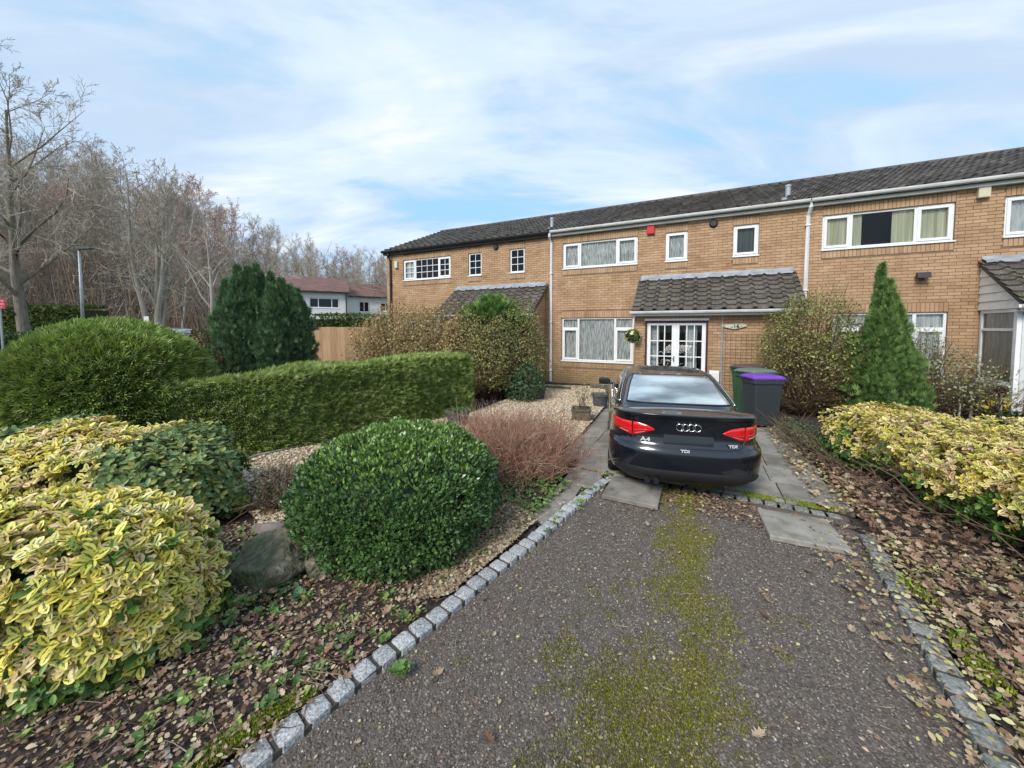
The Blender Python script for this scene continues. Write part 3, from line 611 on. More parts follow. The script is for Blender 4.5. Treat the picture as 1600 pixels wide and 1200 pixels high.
# middle house
hm, wm, wpm = house('middle brick terraced house with red alarm box and mossy tiled porch canopy', 0.0, 7.39,
    [(.42, 2.96, 4.08, 4.97), (3.80, 4.43, 4.08, 4.97), (5.64, 6.27, 4.08, 4.97), (.40, 2.88, .82, 2.34)], [(3.12, 7.0, -.02, 2.5)], M['gutter'], G_H, 235)
window(hm, .42, 2.96, 4.08, 4.97, splits=(.62, 1.88), casements=(0, 2), curtain=M['net'])
window(hm, 3.80, 4.43, 4.08, 4.97, casements=(0,), curtain=M['net'])
window(hm, 5.64, 6.27, 4.08, 4.97, casements=(0,), curtain=flat('frosted_blind', (.10, .125, .125), .3))
window(hm, .40, 2.88, .82, 2.34, splits=(.60, 1.87), casements=(0, 2), transoms=((0, 1.97), (2, 1.97)), curtain=M['net'])
def canopy(parent, x0, x1, wp, nb, side_right=None, gable=None, nobj=100, front=True, door=None, zf=2.47, depth=1.5, ww=1.2):
    r = tiled_roof(parent, 'canopy_roof', x0, x1, -depth, zf, 0.02, 3.56, .229, .345, TMM, nobj, wp, M['tile_moss'])
    b = MB(); n = 24; V = []
    for k in range(n + 1):
        x = x0 + .06 + (x1 - x0 - .12) * k / n; j = .012 * sin(k * 1.7); V += [(x, -.012, 3.66 + j * .5), (x, -.03, 3.60 + j * .4), (x, -.17, 3.535 + j), (x, -.19, 3.49 + j)]
    b.add(V, [(4 * k + i, 4 * k + i + 1, 4 * k + 5 + i, 4 * k + 4 + i) for k in range(n) for i in range(3)]); b.build('flashing', M['lead'], r, smooth=True)
    MB().box(x0, x1, -depth + .08, -depth + .10, zf - .14, zf - .0).box(x0, x1, -depth + .1, -ww, zf - .14, zf - .12).build('canopy_fascia', M['upvc'], parent)
    gutter(parent, x0 - .05, x1 + .02, -depth + .01, zf - .015, M['gutter'])
    return r
canopy(hm, 3.03, 7.15, wpm, 0)
# porch front wall with french doors
pw = wall(hm, 'porch_wall', 3.10, 7.02, -.02, 2.36, -1.2, [(3.38, 5.02, 0.0, 2.19)], [], [], 65, wpm)
MB().add([(3.10, -1.19, 0), (3.10, 0, 0), (3.10, 0, 2.9), (3.10, -1.19, 2.36), (7.02, -1.19, 0), (7.02, 0, 0), (7.02, 0, 2.9), (7.02, -1.19, 2.36)], [(0, 1, 2, 3), (7, 6, 5, 4)]).build('porch_side', M['brick'], hm)
df = MB().box(3.38, 5.02, -1.205, -1.10, 2.14, 2.19).box(3.38, 3.43, -1.205, -1.10, 0, 2.14).box(4.97, 5.02, -1.205, -1.10, 0, 2.14).build('door_frame', M['maroon'], hm)
MB().box(3.36, 5.04, -1.235, -1.19, 2.195, 2.25).build('door_lintel_trim', M['upvc'], df)
for k, (a, b) in enumerate(((3.43, 4.20), (4.20, 4.97))):
    d = MB(); y0, y1 = -1.17, -1.12; st = .10
    d.box(a, a + st, y0, y1, .03, 2.13).box(b - st, b, y0, y1, .03, 2.13).box(a + st, b - st, y0, y1, 2.06, 2.13).box(a + st, b - st, y0, y1, .03, .28)
    dd = d.build('door', M['upvc'], hm, bevel=.005); nx, nz = 3, 4; X0, X1, Z0, Z1 = a + st, b - st, .28, 2.06; gb = MB()
    for i in range(1, nx): xx = X0 + (X1 - X0) * i / nx; gb.box(xx - .014, xx + .014, y0 + .004, y1, Z0, Z1)
    for j in range(1, nz): zz = Z0 + (Z1 - Z0) * j / nz; gb.box(X0, X1, y0 + .002, y1 - .002, zz - .014, zz + .014)
    gb.build('glazing_bars', M['upvc'], dd)
    for i in range(nx):
        for j in range(nz):
            xa, xb = X0 + (X1 - X0) * i / nx, X0 + (X1 - X0) * (i + 1) / nx; za, zb = Z0 + (Z1 - Z0) * j / nz, Z0 + (Z1 - Z0) * (j + 1) / nz
            MB().add([(xa, -1.135, za), (xb, -1.135, za), (xb, -1.135, zb), (xa, -1.135, zb)], [(0, 1, 2, 3)]).build('glass_pane', M['glass'], dd)
    h = MB().box((4.155 if k == 0 else 4.225), (4.175 if k == 0 else 4.245), -1.2, -1.17, 1.02, 1.18).tube([((4.165 if k == 0 else 4.235), -1.2, 1.12), ((4.165 if k == 0 else 4.235), -1.225, 1.12), ((4.10 if k == 0 else 4.30), -1.225, 1.12)], .009, 6)
    if k == 0: h.build('handle', M['blackpl'], dd)
    hb = MB(); hb.tube([((a + b) / 2 + .07 * cos(t), -1.165, 1.22 + .075 * sin(t)) for t in np.linspace(-.6, pi + .6, 12)], .009, 6)
    hb.build('horseshoe_ornament', M['galv'], dd)
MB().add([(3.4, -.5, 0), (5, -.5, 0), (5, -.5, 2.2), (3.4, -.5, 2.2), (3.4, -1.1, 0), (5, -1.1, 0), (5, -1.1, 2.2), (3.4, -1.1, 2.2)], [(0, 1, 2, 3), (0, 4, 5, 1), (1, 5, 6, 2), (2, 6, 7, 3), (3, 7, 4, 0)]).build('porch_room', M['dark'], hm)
cu = MB(); V = []
for k in range(41): V += [(3.45 + .30 * k / 40, -.98 + .012 * sin(k * 1.4), .2), (3.45 + .30 * k / 40, -.98 + .012 * sin(k * 1.4), 2.1)]
cu.add(V, [(2 * k, 2 * k + 2, 2 * k + 3, 2 * k + 1) for k in range(40)]).build('porch_curtain', M['net_pale'], hm)
V = [(v[0] + 1.0, v[1] - .02, v[2]) for v in V]; MB().add(V, [(2 * k, 2 * k + 2, 2 * k + 3, 2 * k + 1) for k in range(40)]).build('porch_curtain', M['net_pale'], hm)
MB().tube([(5.36, -1.225, 0.02), (5.36, -1.225, 2.33)], .024, 8).build('conduit', M['galv'], hm)
mb = MB().box(5.07, 5.31, -1.30, -1.20, .35, .82).build('meter_box', M['upvc'], hm, bevel=.01); MB().box(5.10, 5.28, -1.308, -1.30, .40, .77).build('meter_door', M['cladding'], mb)
# trellis grid right of the conduit
tr = MB(); 
for k in range(9): tr.tube([(5.44 + k * .12, -1.235, .3), (5.44 + k * .12, -1.235, 1.85)], .0035, 4)
for k in range(13): tr.tube([(5.42, -1.24, .35 + k * .12), (6.42, -1.24, .35 + k * .12)], .0035, 4)
tr.build('wire_trellis', M['twig'], hm)
def vent(parent, x, z, r=.10):
    v = MB().lathe([(0, -.07), (r * .8, -.07), (r, -.05), (r, -.005), (r * 1.25, 0)], 18, (x, 0, z), 'y').build('flue_vent', M['blackpl'], parent)
vent(hm, 5.12, 5.09)
# plumbing
downpipe(hm, [(-.02, -.20, 5.36), (-.02, -.20, 5.22), (.0, -.05, 5.02), (.0, -.05, .03)], M['upvc'], .045)
downpipe(hm, [(7.40, -.20, 5.36), (7.40, -.20, 5.22), (7.38, -.05, 5.02), (7.37, -.05, 2.6)], M['upvc'], .045)
# left house
hl, wlft, wpl = house('left end brick house with black gutters and small paned georgian windows', -7.97, 0.0,
    [(-6.99, -4.43, 4.08, 4.97), (-3.56, -2.95, 4.08, 4.97), (-1.69, -1.08, 4.08, 4.97), (-7.0, -4.6, .82, 2.34)], [(-4.1, -.3, -.02, 2.5)], M['blackpl'], G_H, 270)
window(hl, .98, 3.54, 4.08, 4.97, splits=(.66, 1.92), casements=(0, 2), bars=[(2, 3), (4, 3), (2, 3)], partcurt=[(0, .6, M['net_pale'])])
window(hl, 4.41, 5.02, 4.08, 4.97, bars=[(2, 3)], casements=()); window(hl, 6.28, 6.89, 4.08, 4.97, bars=[(2, 3)], casements=())
window(hl, .97, 3.37, .82, 2.34, splits=(.6, 1.8), casements=(0, 2), curtain=M['net_pale'])
canopy(hl, 3.80, 7.85, wpl, 0)
pl = wall(hl, 'porch_wall', 3.9, 7.72, -.02, 2.36, -1.2, [], [], [], 30, wpl)
# its right cheek, seen from the drive
ck = thing('cheek', '', '') if False else None
R = lay_bricks(0, 1.2, -.02, 3.3, [], []); n = 0; chk = MB().add([(7.72, -1.19, 0), (7.72, 0, 0), (7.72, 0, 3.42), (7.72, -1.19, 2.55)], [(0, 1, 2, 3)]).build('porch_side', M['mortar'], hl); bb = MB()
for a, b, c, d in R:
    if d < 2.55 + (a) * .72: bb.box(7.70, 7.732, -1.19 + a, -1.19 + b, c, d)
tag(bb.build('brickwork', M['brick'], chk), kind='stuff')
vent(hl, 5.68, 5.10)
downpipe(hl, [(.28, -.20, 5.36), (.28, -.20, 5.22), (.28, -.06, 5.0), (.28, -.06, .05)], M['blackpl'], .045, False)
# right house
hr, wr, wpr = house('right brick house with cream curtains, beige box and a white clad bay', 7.39, 16.0,
    [(7.70, 10.20, 4.08, 4.99), (11.00, 11.62, 4.08, 4.99), (12.8, 13.42, 4.08, 4.99), (8.0, 10.17, .82, 2.38)], [(10.75, 14.6, -.02, 2.5)], M['gutter'], G_H, 290)
window(hr, .31, 2.81, 4.08, 4.99, splits=(.60, 1.84), casements=(0, 2), partcurt=[(.02, .60, M['curtain']), (.62, .84, M['curtain']), (1.42, 1.82, M['curtain']), (1.9, 2.48, M['curtain'])])
window(hr, 3.61, 4.23, 4.08, 4.99, casements=(0,), curtain=M['net_pale']); window(hr, 5.41, 6.03, 4.08, 4.99, casements=(0,), curtain=M['net'])
window(hr, .61, 2.78, .82, 2.38, splits=(.9, 1.6), casements=(0, 2), transoms=((0, 1.97), (2, 1.97)), curtain=M['net_pale'])
canopy(hr, 3.22, 7.3, wpr, 0, nobj=100)
# bay: side window facing the drive, white boarding above, brick below
bx = 3.30
for k in range(6):
    z0 = 2.40 + k * .19; z1 = z0 + .183; yb = -1.42; 
    f = lambda z: -1.46 + max(0, (z - 2.45)) * 1.5 / 1.09 + .04
    b = MB().add([(bx - .02, f(z0), z0), (bx - .035, -.012, z0), (bx - .02, -.012, z1), (bx - .005, min(f(z1), -.02), z1), (bx, f(z0), z0), (bx, -.012, z0), (bx, -.012, z1), (bx, min(f(z1), -.02), z1)], [(0, 3, 2, 1), (0, 1, 5, 4), (3, 7, 6, 2), (0, 4, 7, 3)])
    b.build('cladding_board', M['cladding'], hr)
fb = MB(); ya, yb = -1.14, -.03
fb.box(bx, bx + .06, ya, yb, .78, .84).box(bx, bx + .06, ya, yb, 2.32, 2.395).box(bx, bx + .06, ya, ya + .07, .84, 2.32).box(bx, bx + .06, yb - .07, yb, .84, 2.32).box(bx, bx + .06, ya + .07, yb - .07, 1.92, 1.98)
bw = fb.build('bay_window', M['upvc'], hr, bevel=.006)
for p, q in ((.84, 1.92), (1.98, 2.32)): MB().add([(bx + .03, ya + .06, p), (bx + .03, yb - .06, p), (bx + .03, yb - .06, q), (bx + .03, ya + .06, q)], [(0, 3, 2, 1)]).build('glass_pane', M['glass'], bw)
V = []
for k in range(41): V += [(bx + .075 + .012 * sin(k * 1.3), ya + 1.1 * k / 40, .8), (bx + .075 + .008 * sin(k * 1.3), ya + 1.1 * k / 40, 2.34)]
MB().add(V, [(2 * k, 2 * k + 1, 2 * k + 3, 2 * k + 2) for k in range(40)]).build('curtain', M['net_pale'], bw)
MB().box(bx - .09, bx + .02, ya - .04, yb + .01, .735, .78).build('sill', M['upvc'], bw)
MB().box(bx + .01, bx + .1, -1.2, 0, -.02, .735).build('bay_base', M['mortar'], hr)
bb = MB(); 
for a, b, c, d in lay_bricks(0, 1.2, -.02, .50, [], []): bb.box(bx, bx + .03, -1.19 + a, -1.19 + b, c, d)
for k in range(15): bb.box(bx, bx + .03, -1.19 + k * .0797 + .006, -1.19 + (k + 1) * .0797 - .006, .51, .73)
tag(bb.build('brickwork', M['brick'], hr), kind='stuff')
wall(hr, 'bay_wall', 3.31, 7.2, -.02, 2.36, -1.2, [], [], [], 5, wpr)
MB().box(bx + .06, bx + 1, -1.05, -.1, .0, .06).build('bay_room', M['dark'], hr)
downpipe(hr, [(3.36, -1.52, 2.42), (3.36, -1.46, 2.36), (3.37, -1.27, 2.25), (3.37, -1.27, .03)], M['upvc'], .04)
MB().box(3.26, 3.34, -1.25, -1.16, .0, 2.35).build('corner_post', M['upvc'], hr)
# fittings on the walls, each a thing of its own
def onwall(s, z, y=0.0): return loc(s, -y, z)
def box_thing(name, label, cat, s, z, w, h, d, m, cap=None):
    t = thing(name, label, cat, onwall(s, z), -PHI)
    MB().box(-w / 2, w / 2, -d, -.002, -h / 2, h / 2).build('case', m, t, bevel=.012)
    MB().box(-w / 2 + .015, w / 2 - .015, -d - .004, -d + .002, -h / 2 + .02, h / 2 - .02).build('cover', m, t, bevel=.003); return t
box_thing('alarm_box', 'bright red alarm box high on the middle house between two upper windows', 'alarm box', 3.36, 5.115, .235, .29, .09, flat('red_plastic', (.55, .012, .02), .4))
box_thing('alarm_box', 'beige box under the gutter beside the curtained upper window of the right house', 'alarm box', 10.62, 5.13, .20, .26, .10, flat('beige_plastic', (.60, .56, .42), .5))
box_thing('alarm_box', 'small cream alarm box beside the black downpipe of the left house', 'alarm box', -7.35, 4.80, .17, .30, .09, flat('cream_plastic', (.62, .58, .46), .5))
wl_ = thing('wall_light', 'dark floodlight fixed on bare brickwork of the right house above the conifer', 'wall light', onwall(9.66, 3.27), -PHI)
MB().box(-.05, .05, -.06, -.002, -.06, .06).build('bracket', M['blackpl'], wl_); MB().prism([(-.20, -.07), (-.16, .07), (-.07, .08), (-.06, -.05)], 'x', -.12, .12).build('lamp_head', M['blackpl'], wl_, bevel=.008)
MB().lathe([(0, -.03), (.03, -.03), (.03, .03), (0, .03)], 10, (0, -.10, -.10)).build('sensor', M['blackpl'], wl_)
for lbl, s in (('grey metal vent pipe through the roof between left and middle house', -.18), ('grey metal vent pipe through the roof above the second small window', 7.0)):
    v = thing('vent_pipe', lbl, 'vent pipe', loc(s, -.15, 5.50), -PHI); MB().lathe([(.065, -.2), (.065, .30), (.075, .30), (.075, .36), (.0, .36)], 14, (0, .35, .22)).build('pipe', M['galv'], v)
    MB().add([(-.22, .12, .08), (.22, .12, .08), (.22, .62, .30), (-.22, .62, .30), (-.1, .28, .22), (.1, .28, .22), (.1, .42, .27), (-.1, .42, .27)], [(0, 1, 5, 4), (1, 2, 6, 5), (2, 3, 7, 6), (3, 0, 4, 7), (4, 5, 6, 7)]).build('collar', M['lead'], v)
# name plate 16
sg = thing('house_sign', 'pale wavy wooden sign with the number 16 on the porch wall', 'sign', loc(5.62, 1.2, 2.03), -PHI)
pts = [(-.30, .03), (-.2, .055), (-.08, .05), (.05, .075), (.18, .07), (.29, .045), (.31, .01), (.2, -.035), (.08, -.07), (-.04, -.075), (-.14, -.04), (-.26, -.02)]
MB().prism(pts, 'y', -.045, -.02).build('board', mat('pale_sign_wood', [(.35, (.22, .22, .13)), (.6, (.58, .56, .46))], .7, scale=12), sg, bevel=.004)
def text(s_, size, m, parent, loc_, rot, ext=.002, name='lettering', sx=1.0, bold=0.0):
    cu_ = bpy.data.curves.new(name, 'FONT'); cu_.body = s_; cu_.size = size; cu_.extrude = ext; cu_.offset = bold; cu_.align_x = 'CENTER'; cu_.align_y = 'CENTER'
    o = bpy.data.objects.new(name + '_tmp', cu_); C.objects.link(o); dg = bpy.context.evaluated_depsgraph_get(); me = bpy.data.meshes.new_from_object(o.evaluated_get(dg)); bpy.data.objects.remove(o)
    me.materials.clear(); me.materials.append(m); return link(name, me, parent, loc_, rot, (sx, 1, 1))
text('16', .15, M['blackpl'], sg, (.06, -.048, .0), (radians(90), 0, 0), bold=.002)
# ------------------------------------------------------------------ the car
def carmat(name, base, rough=.25, coat=1.0, metallic=0.3, spec=.5):
    m = bpy.data.materials.new(name); m.use_nodes = True; b = m.node_tree.nodes['Principled BSDF']; b.inputs['Base Color'].default_value = (*base, 1); b.inputs['Roughness'].default_value = rough
    b.inputs['Metallic'].default_value = metallic; b.inputs['Coat Weight'].default_value = coat; b.inputs['Coat Roughness'].default_value = .03; b.inputs['Specular IOR Level'].default_value = spec
    t = m.node_tree; nz = t.nodes.new('ShaderNodeTexNoise'); nz.inputs['Scale'].default_value = 5; mr = t.nodes.new('ShaderNodeMapRange'); mr.inputs[3].default_value = max(.02, rough - .06); mr.inputs[4].default_value = rough + .12
    t.links.new(nz.outputs[0], mr.inputs[0]); t.links.new(mr.outputs[0], b.inputs['Roughness']); return m
P_PAINT = carmat('black_car_paint', (.009, .011, .019), .16); P_GLASS = carmat('car_glass_painted_sky', (.42, .47, .48), .07, 1.0, .55, .8); _t = P_GLASS.node_tree; _n = _t.nodes.new('ShaderNodeTexNoise'); _n.inputs['Scale'].default_value = 1.6; _n.inputs['Detail'].default_value = 3; _r = _t.nodes.new('ShaderNodeValToRGB'); _r.color_ramp.elements[0].position = .36; _r.color_ramp.elements[0].color = (.16, .18, .19, 1); _r.color_ramp.elements[1].position = .62; _r.color_ramp.elements[1].color = (.62, .68, .68, 1); _t.links.new(_n.outputs[0], _r.inputs[0]); _t.links.new(_r.outputs[0], _t.nodes['Principled BSDF'].inputs['Base Color'])  # pale mottled base colour paints the sky's reflection and hints of the seats
P_SIDE = carmat('car_side_glass', (.015, .018, .02), .05, 1.0, 0.0, .6)
P_RED = carmat('red_lamp_lens', (.62, .006, .010), .22, .7, 0.0); P_REDD = carmat('dark_red_lens', (.28, .004, .008), .25, 1, 0.0); P_CHROME = flat('chrome', (.75, .76, .78), .15, metallic=1.0); P_TYRE = flat('tyre_rubber', (.012, .012, .012), .85)
P_RIM = flat('alloy', (.35, .36, .37), .35, metallic=.8); P_TRIM = flat('black_car_trim', (.015, .015, .017), .55); P_WHITE = flat('clear_lens', (.65, .65, .68), .2)
Lc, Wc = 4.70, .913
def plan_curve():
    """half outline of the body from the rear centre round the side to the front centre: x, y, outward normal"""
    pts = []
    for k in range(61):                                   # rear, superellipse
        a = pi / 2 * k / 60; n = 3.3; L0 = .85
        pts.append((Wc * sin(a) ** (2 / n), L0 - L0 * cos(a) ** (2 / n)))
    for k in range(1, 60): pts.append((Wc - .012 * (k / 60) ** 2, .85 + (3.85 - .85) * k / 60))
    for k in range(61):
        a = pi / 2 * (1 - k / 60); n = 2.7; L0 = .85
        pts.append(((Wc - .012) * sin(a) ** (2 / n), Lc - L0 + L0 * cos(a) ** (2 / n)))
    P = np.array(pts); d = np.gradient(P, axis=0); d /= np.maximum(np.linalg.norm(d, axis=1, keepdims=True), 1e-9); Nn = np.stack([d[:, 1], -d[:, 0]], 1); Nn[0] = (0, -1); Nn[-1] = (0, 1)
    s = np.concatenate([[0], np.cumsum(np.linalg.norm(np.diff(P, axis=0), axis=1))]); u = np.linspace(0, s[-1], 220)
    return np.stack([np.interp(u, s, P[:, 0]), np.interp(u, s, P[:, 1])], 1), np.stack([np.interp(u, s, Nn[:, 0]), np.interp(u, s, Nn[:, 1])], 1), u
PC, PN, PU = plan_curve()
REAR = [(-.16, .20), (-.035, .30), (-.010, .37), (.0, .50), (.0, .595), (-.012, .640), (-.055, .672), (-.075, .72), (-.082, .80), (-.082, .90), (-.075, .975), (-.050, 1.030), (-.055, 1.045), (-.085, 1.05)]
SIDE = [(-.12, .17), (-.05, .20), (-.03, .27), (.0, .42), (.004, .56), (.0, .62), (-.004, .67), (-.008, .72), (-.008, .80), (-.012, .86), (-.035, .905), (-.065, .935), (-.085, .955), (-.105, .965)]
FRONT = [(-.2, .20), (-.04, .24), (-.02, .32), (.0, .45), (-.005, .52), (-.02, .56), (-.03, .60), (-.05, .63), (-.07, .66), (-.09, .68), (-.12, .70), (-.16, .715), (-.2, .725), (-.25, .735)]
def sm(a, b, x): t = np.clip((x - a) / (b - a), 0, 1); return t * t * (3 - 2 * t)
YW = (1.01, 3.82); RW = .315
def body_rows(i):
    y = PC[i, 1]; x = PC[i, 0]; wf = sm(3.5, 4.4, y); wr = 1 - sm(.10, 1.15, y)
    r = np.array(REAR) * wr + np.array(SIDE) * (1 - wr - wf if 1 - wr - wf > 0 else 0) + np.array(FRONT) * wf
    for yw in YW:
        if x > .6 and abs(y - yw) < .375:
            za = RW + math.sqrt(.375 ** 2 - (y - yw) ** 2)
            for j in range(0, 7): r[j, 1] = max(r[j, 1], min(za, .70) + .002 * j); 
    return r
BROWS = [body_rows(i) for i in range(len(PC))]
def S_body(u, z, off=0.0):
    i = int(np.clip(np.searchsorted(PU, u) - 1, 0, len(PU) - 2)); f = (u - PU[i]) / (PU[i + 1] - PU[i]); r = BROWS[i] * (1 - f) + BROWS[i + 1] * f
    o = np.interp(z, r[:, 1], r[:, 0]) + off; p = PC[i] * (1 - f) + PC[i + 1] * f; n = PN[i] * (1 - f) + PN[i + 1] * f; return (p[0] + n[0] * o, p[1] + n[1] * o, z)
def grid_faces(a, b, flip=False, o=0):
    return [((i * b + j + o, i * b + j + 1 + o, (i + 1) * b + j + 1 + o, (i + 1) * b + j + o) if not flip else (i * b + j + o, (i + 1) * b + j + o, (i + 1) * b + j + 1 + o, i * b + j + 1 + o)) for i in range(a - 1) for j in range(b - 1)]
def both(Vh, na, nb, name, m, parent, smooth=True):
    """a patch given for the right side, mirrored to the left"""
    Vh = np.array(Vh); V2 = Vh * (-1, 1, 1); b = MB(); b.add(Vh, grid_faces(na, nb, True)); b.add(V2, grid_faces(na, nb, False)); return b.build(name, m, parent, smooth=smooth)
def make_car(parent, paint=P_PAINT, detail=True):
    nr = len(REAR); V = []
    for i in range(len(PC)):
        for (o, z) in BROWS[i]: V.append((PC[i, 0] + PN[i, 0] * o, PC[i, 1] + PN[i, 1] * o, z))
    body = both(V, len(PC), nr, 'body', paint, parent)
    # deck, shoulders and bonnet: crowned skin between the two top edges
    b = MB(); V = []; K = 17; idx = list(range(0, len(PC), 3)) + [len(PC) - 1]
    for i in idx:
        o, z = BROWS[i][-1]; x = PC[i, 0] + PN[i, 0] * o; y = PC[i, 1] + PN[i, 1] * o
        cr = .035 * sm(0.02, .5, y) + .22 * sm(.95, .0, 0) * 0 + (.16 * sm(4.72, 3.5, y) * sm(2.9, 3.6, y)) 
        for k in range(K): t = -1 + 2 * k / (K - 1); V.append((x * t, y, z + cr * (1 - abs(t) ** 2.6)))
    b.add(V, grid_faces(len(idx), K, True)); b.build('bonnet_and_deck', paint, parent, smooth=True)
    MB().box(-.72, .72, .55, 4.2, .17, .50).build('underbody', P_TRIM, parent)
    # greenhouse: stacked rounded outlines that close over the roof
    RO = [ # z, rear y, front y, half width
        (.93, .58, 3.72, .83), (1.00, .70, 3.55, .800), (1.10, .92, 3.32, .755), (1.20, 1.14, 3.08, .710), (1.29, 1.33, 2.86, .660), (1.345, 1.52, 2.70, .620), (1.378, 1.68, 2.58, .575), (1.400, 1.85, 2.46, .49), (1.414, 2.02, 2.36, .36), (1.423, 2.12, 2.28, .20), (1.427, 2.17, 2.22, .05)]
    RO = np.array(RO); tt = np.linspace(0, len(RO) - 1, 41)
    def gh(t):
        i = int(min(max(math.floor(t), 0), len(RO) - 2)); f = t - i; p0 = RO[max(i - 1, 0)]; p1 = RO[i]; p2 = RO[i + 1]; p3 = RO[min(i + 2, len(RO) - 1)]
        return .5 * ((2 * p1) + (-p0 + p2) * f + (2 * p0 - 5 * p1 + 4 * p2 - p3) * f * f + (-p0 + 3 * p1 - 3 * p2 + p3) * f ** 3)
    def S_gh(t, th, off=0.0):      # th: 0 = rear centre, pi/2 = side, pi = front centre
        z, yr, yf, w = gh(t); n = 4.5 if t < 6 else 3.2; c, s = cos(th), sin(th); yc = (yr + yf) / 2; hl = (yf - yr) / 2
        k = (abs(s) ** n + abs(c) ** n) ** (-1 / n); x = w * s * k; y = yc - hl * c * k
        rear = max(0, c * k) ** 2; z2 = z + .075 * rear * (1 - sm(0, 7, t)) * (1 if c > 0 else 0); sc_ = 1 + off / max(w, .2)
        return (x * sc_, yc + (y - yc) * (1 + off / max(hl, .3)), z2 + off * .5)
    nT = 97; V = [S_gh(t, pi * k / (nT - 1)) for t in tt for k in range(nT)]; both([V[i] for i in range(len(V))], len(tt), nT, 'roof', paint, parent)
    def gpatch(name, m, t0, t1, a0f, a1f, off=.005, n=14, k=30, mirror=True, sides=(1,)):
        V = []
        for i in range(n + 1):
            f = i / n; t = t0 + (t1 - t0) * f; a0, a1 = a0f(f), a1f(f)
            for j in range(k + 1): V.append(S_gh(t, a0 + (a1 - a0) * j / k, off))
        b = MB()
        for s in sides:
            b.add(np.array(V) * (s, 1, 1), grid_faces(n + 1, k + 1, s > 0))
        return b.build(name, m, parent, smooth=True)
    # rear screen: symmetric patch over the rear
    V = []; n, k = 16, 40; B_ = MB()
    for i in range(n + 1):
        f = i / n; t = .95 + (4.75 - .95) * f; a = (.745 + .02 * f) 
        for j in range(k + 1):
            th = -a + 2 * a * j / k; x, y, z = S_gh(t, abs(th), .005); V.append((x if th > 0 else -x, y, z))
    rw = B_.add(V, grid_faces(n + 1, k + 1, True)).build('rear_window', P_GLASS, parent, smooth=True); rim = V[:k + 1] + [V[i * (k + 1) + k] for i in range(1, n)] + V[n * (k + 1):][::-1] + [V[i * (k + 1)] for i in range(n, -1, -1)]; MB().tube(rim, .010, 5, False).build('rubber_seal', P_TRIM, rw)
    # front screen
    V = []; 
    for i in range(n + 1):
        f = i / n; t = .8 + 4.2 * f; a = .76
        for j in range(k + 1):
            th = -a + 2 * a * j / k; x, y, z = S_gh(t, pi - abs(th), .005); V.append((x if th > 0 else -x, y, z))
    MB().add(V, grid_faces(n + 1, k + 1, False)).build('windscreen', P_SIDE, parent, smooth=True)
    # side windows
    for s in (1, -1):
        for (a0, a1, b0, b1) in ((.90, 1.08, 1.12, 1.18), (1.11, 1.20, 1.62, 1.60), (1.66, 1.64, 2.32, 2.16)):
            gpatch('side_window', P_SIDE, .75, 4.6, (lambda f, a0=a0, a1=a1: a0 + (a1 - a0) * f), (lambda f, b0=b0, b1=b1: b0 + (b1 - b0) * f), .006, 10, 14, sides=(s,))
        ch = MB(); L1 = [S_gh(4.75, th, .008) for th in np.linspace(1.02, 2.2, 24)]; L2 = [S_gh(.72, th, .010) for th in np.linspace(.86, 2.36, 24)]; L0 = [S_gh(t, .86 + .16 * (t - .72) / 4.03, .009) for t in np.linspace(.72, 4.75, 14)]
        for L_ in (L1, L2, L0): ch.tube([(p[0] * s, p[1], p[2]) for p in L_], .008, 5)
        ch.build('window_trim', P_CHROME, parent, smooth=True)
    # door mirror, left and right
    for s in (1, -1):
        mm = MB(); c = (s * .985, 3.02, 1.02); V = []
        for i in range(9):
            ph = -pi / 2 + pi * i / 8
            for j in range(12): th = 2 * pi * j / 12; V.append((c[0] + .115 * cos(ph) * abs(cos(th)) ** .7 * np.sign(cos(th)), c[1] + .075 * sin(ph), c[2] + .075 * cos(ph) * abs(sin(th)) ** .8 * np.sign(sin(th))))
        mm.add(V, [(i * 12 + j, i * 12 + (j + 1) % 12, (i + 1) * 12 + (j + 1) % 12, (i + 1) * 12 + j) for i in range(8) for j in range(12)]); mm.tube([(s * .80, 3.02, .97), (s * .92, 3.02, .99)], .025, 8)
        mo = mm.build('door_mirror', paint, parent, smooth=True)
        MB().box(c[0] - .10, c[0] + .10, c[1] - .079, c[1] - .072, c[2] - .052, c[2] + .052).build('mirror_glass', P_SIDE, mo, bevel=.004)
        MB().box(c[0] - .085, c[0] + .085, c[1] - .082, c[1] - .02, c[2] - .078, c[2] - .062).build('mirror_rim', P_CHROME, mo, bevel=.004)
    # wheels
    for yw in YW:
        for s in (1, -1):
            w = link('wheel', npmesh('wheel', *(lambda b: (np.array(b.v), b.f))(MB().lathe([(.205, -.10), (.29, -.112), (.312, -.09), (.318, -.05), (.318, .05), (.312, .09), (.29, .112), (.205, .10)], 40, (0, 0, 0), 'x')), P_TYRE, smooth=True), parent, (s * .795, yw, .318))
            r = MB().lathe([(.0, s * .085), (.05, s * .088), (.06, s * .075), (.19, s * .095), (.215, s * .10), (.215, -s * .08)], 40, (0, 0, 0), 'x')
            for q in range(7):
                a = 2 * pi * q / 7; r.add([(s * .09, cos(a - .28) * .06, sin(a - .28) * .06), (s * .09, cos(a + .28) * .06, sin(a + .28) * .06), (s * .108, cos(a + .10) * .205, sin(a + .10) * .205), (s * .108, cos(a - .10) * .205, sin(a - .10) * .205)], [(0, 1, 2, 3)])
            r.build('rim', P_RIM, w, smooth=True)
        MB().box(-.90, .90, yw - .36, yw + .36, .30, .68).build('wheel_arch_liner', P_TRIM, parent) if False else None
    if not detail: return
    # tail lamps
    def u_of_x(x): i = np.argmax(PC[:100, 0] >= x); return PU[i - 1] + (PU[i] - PU[i - 1]) * (x - PC[i - 1, 0]) / max(PC[i, 0] - PC[i - 1, 0], 1e-6)
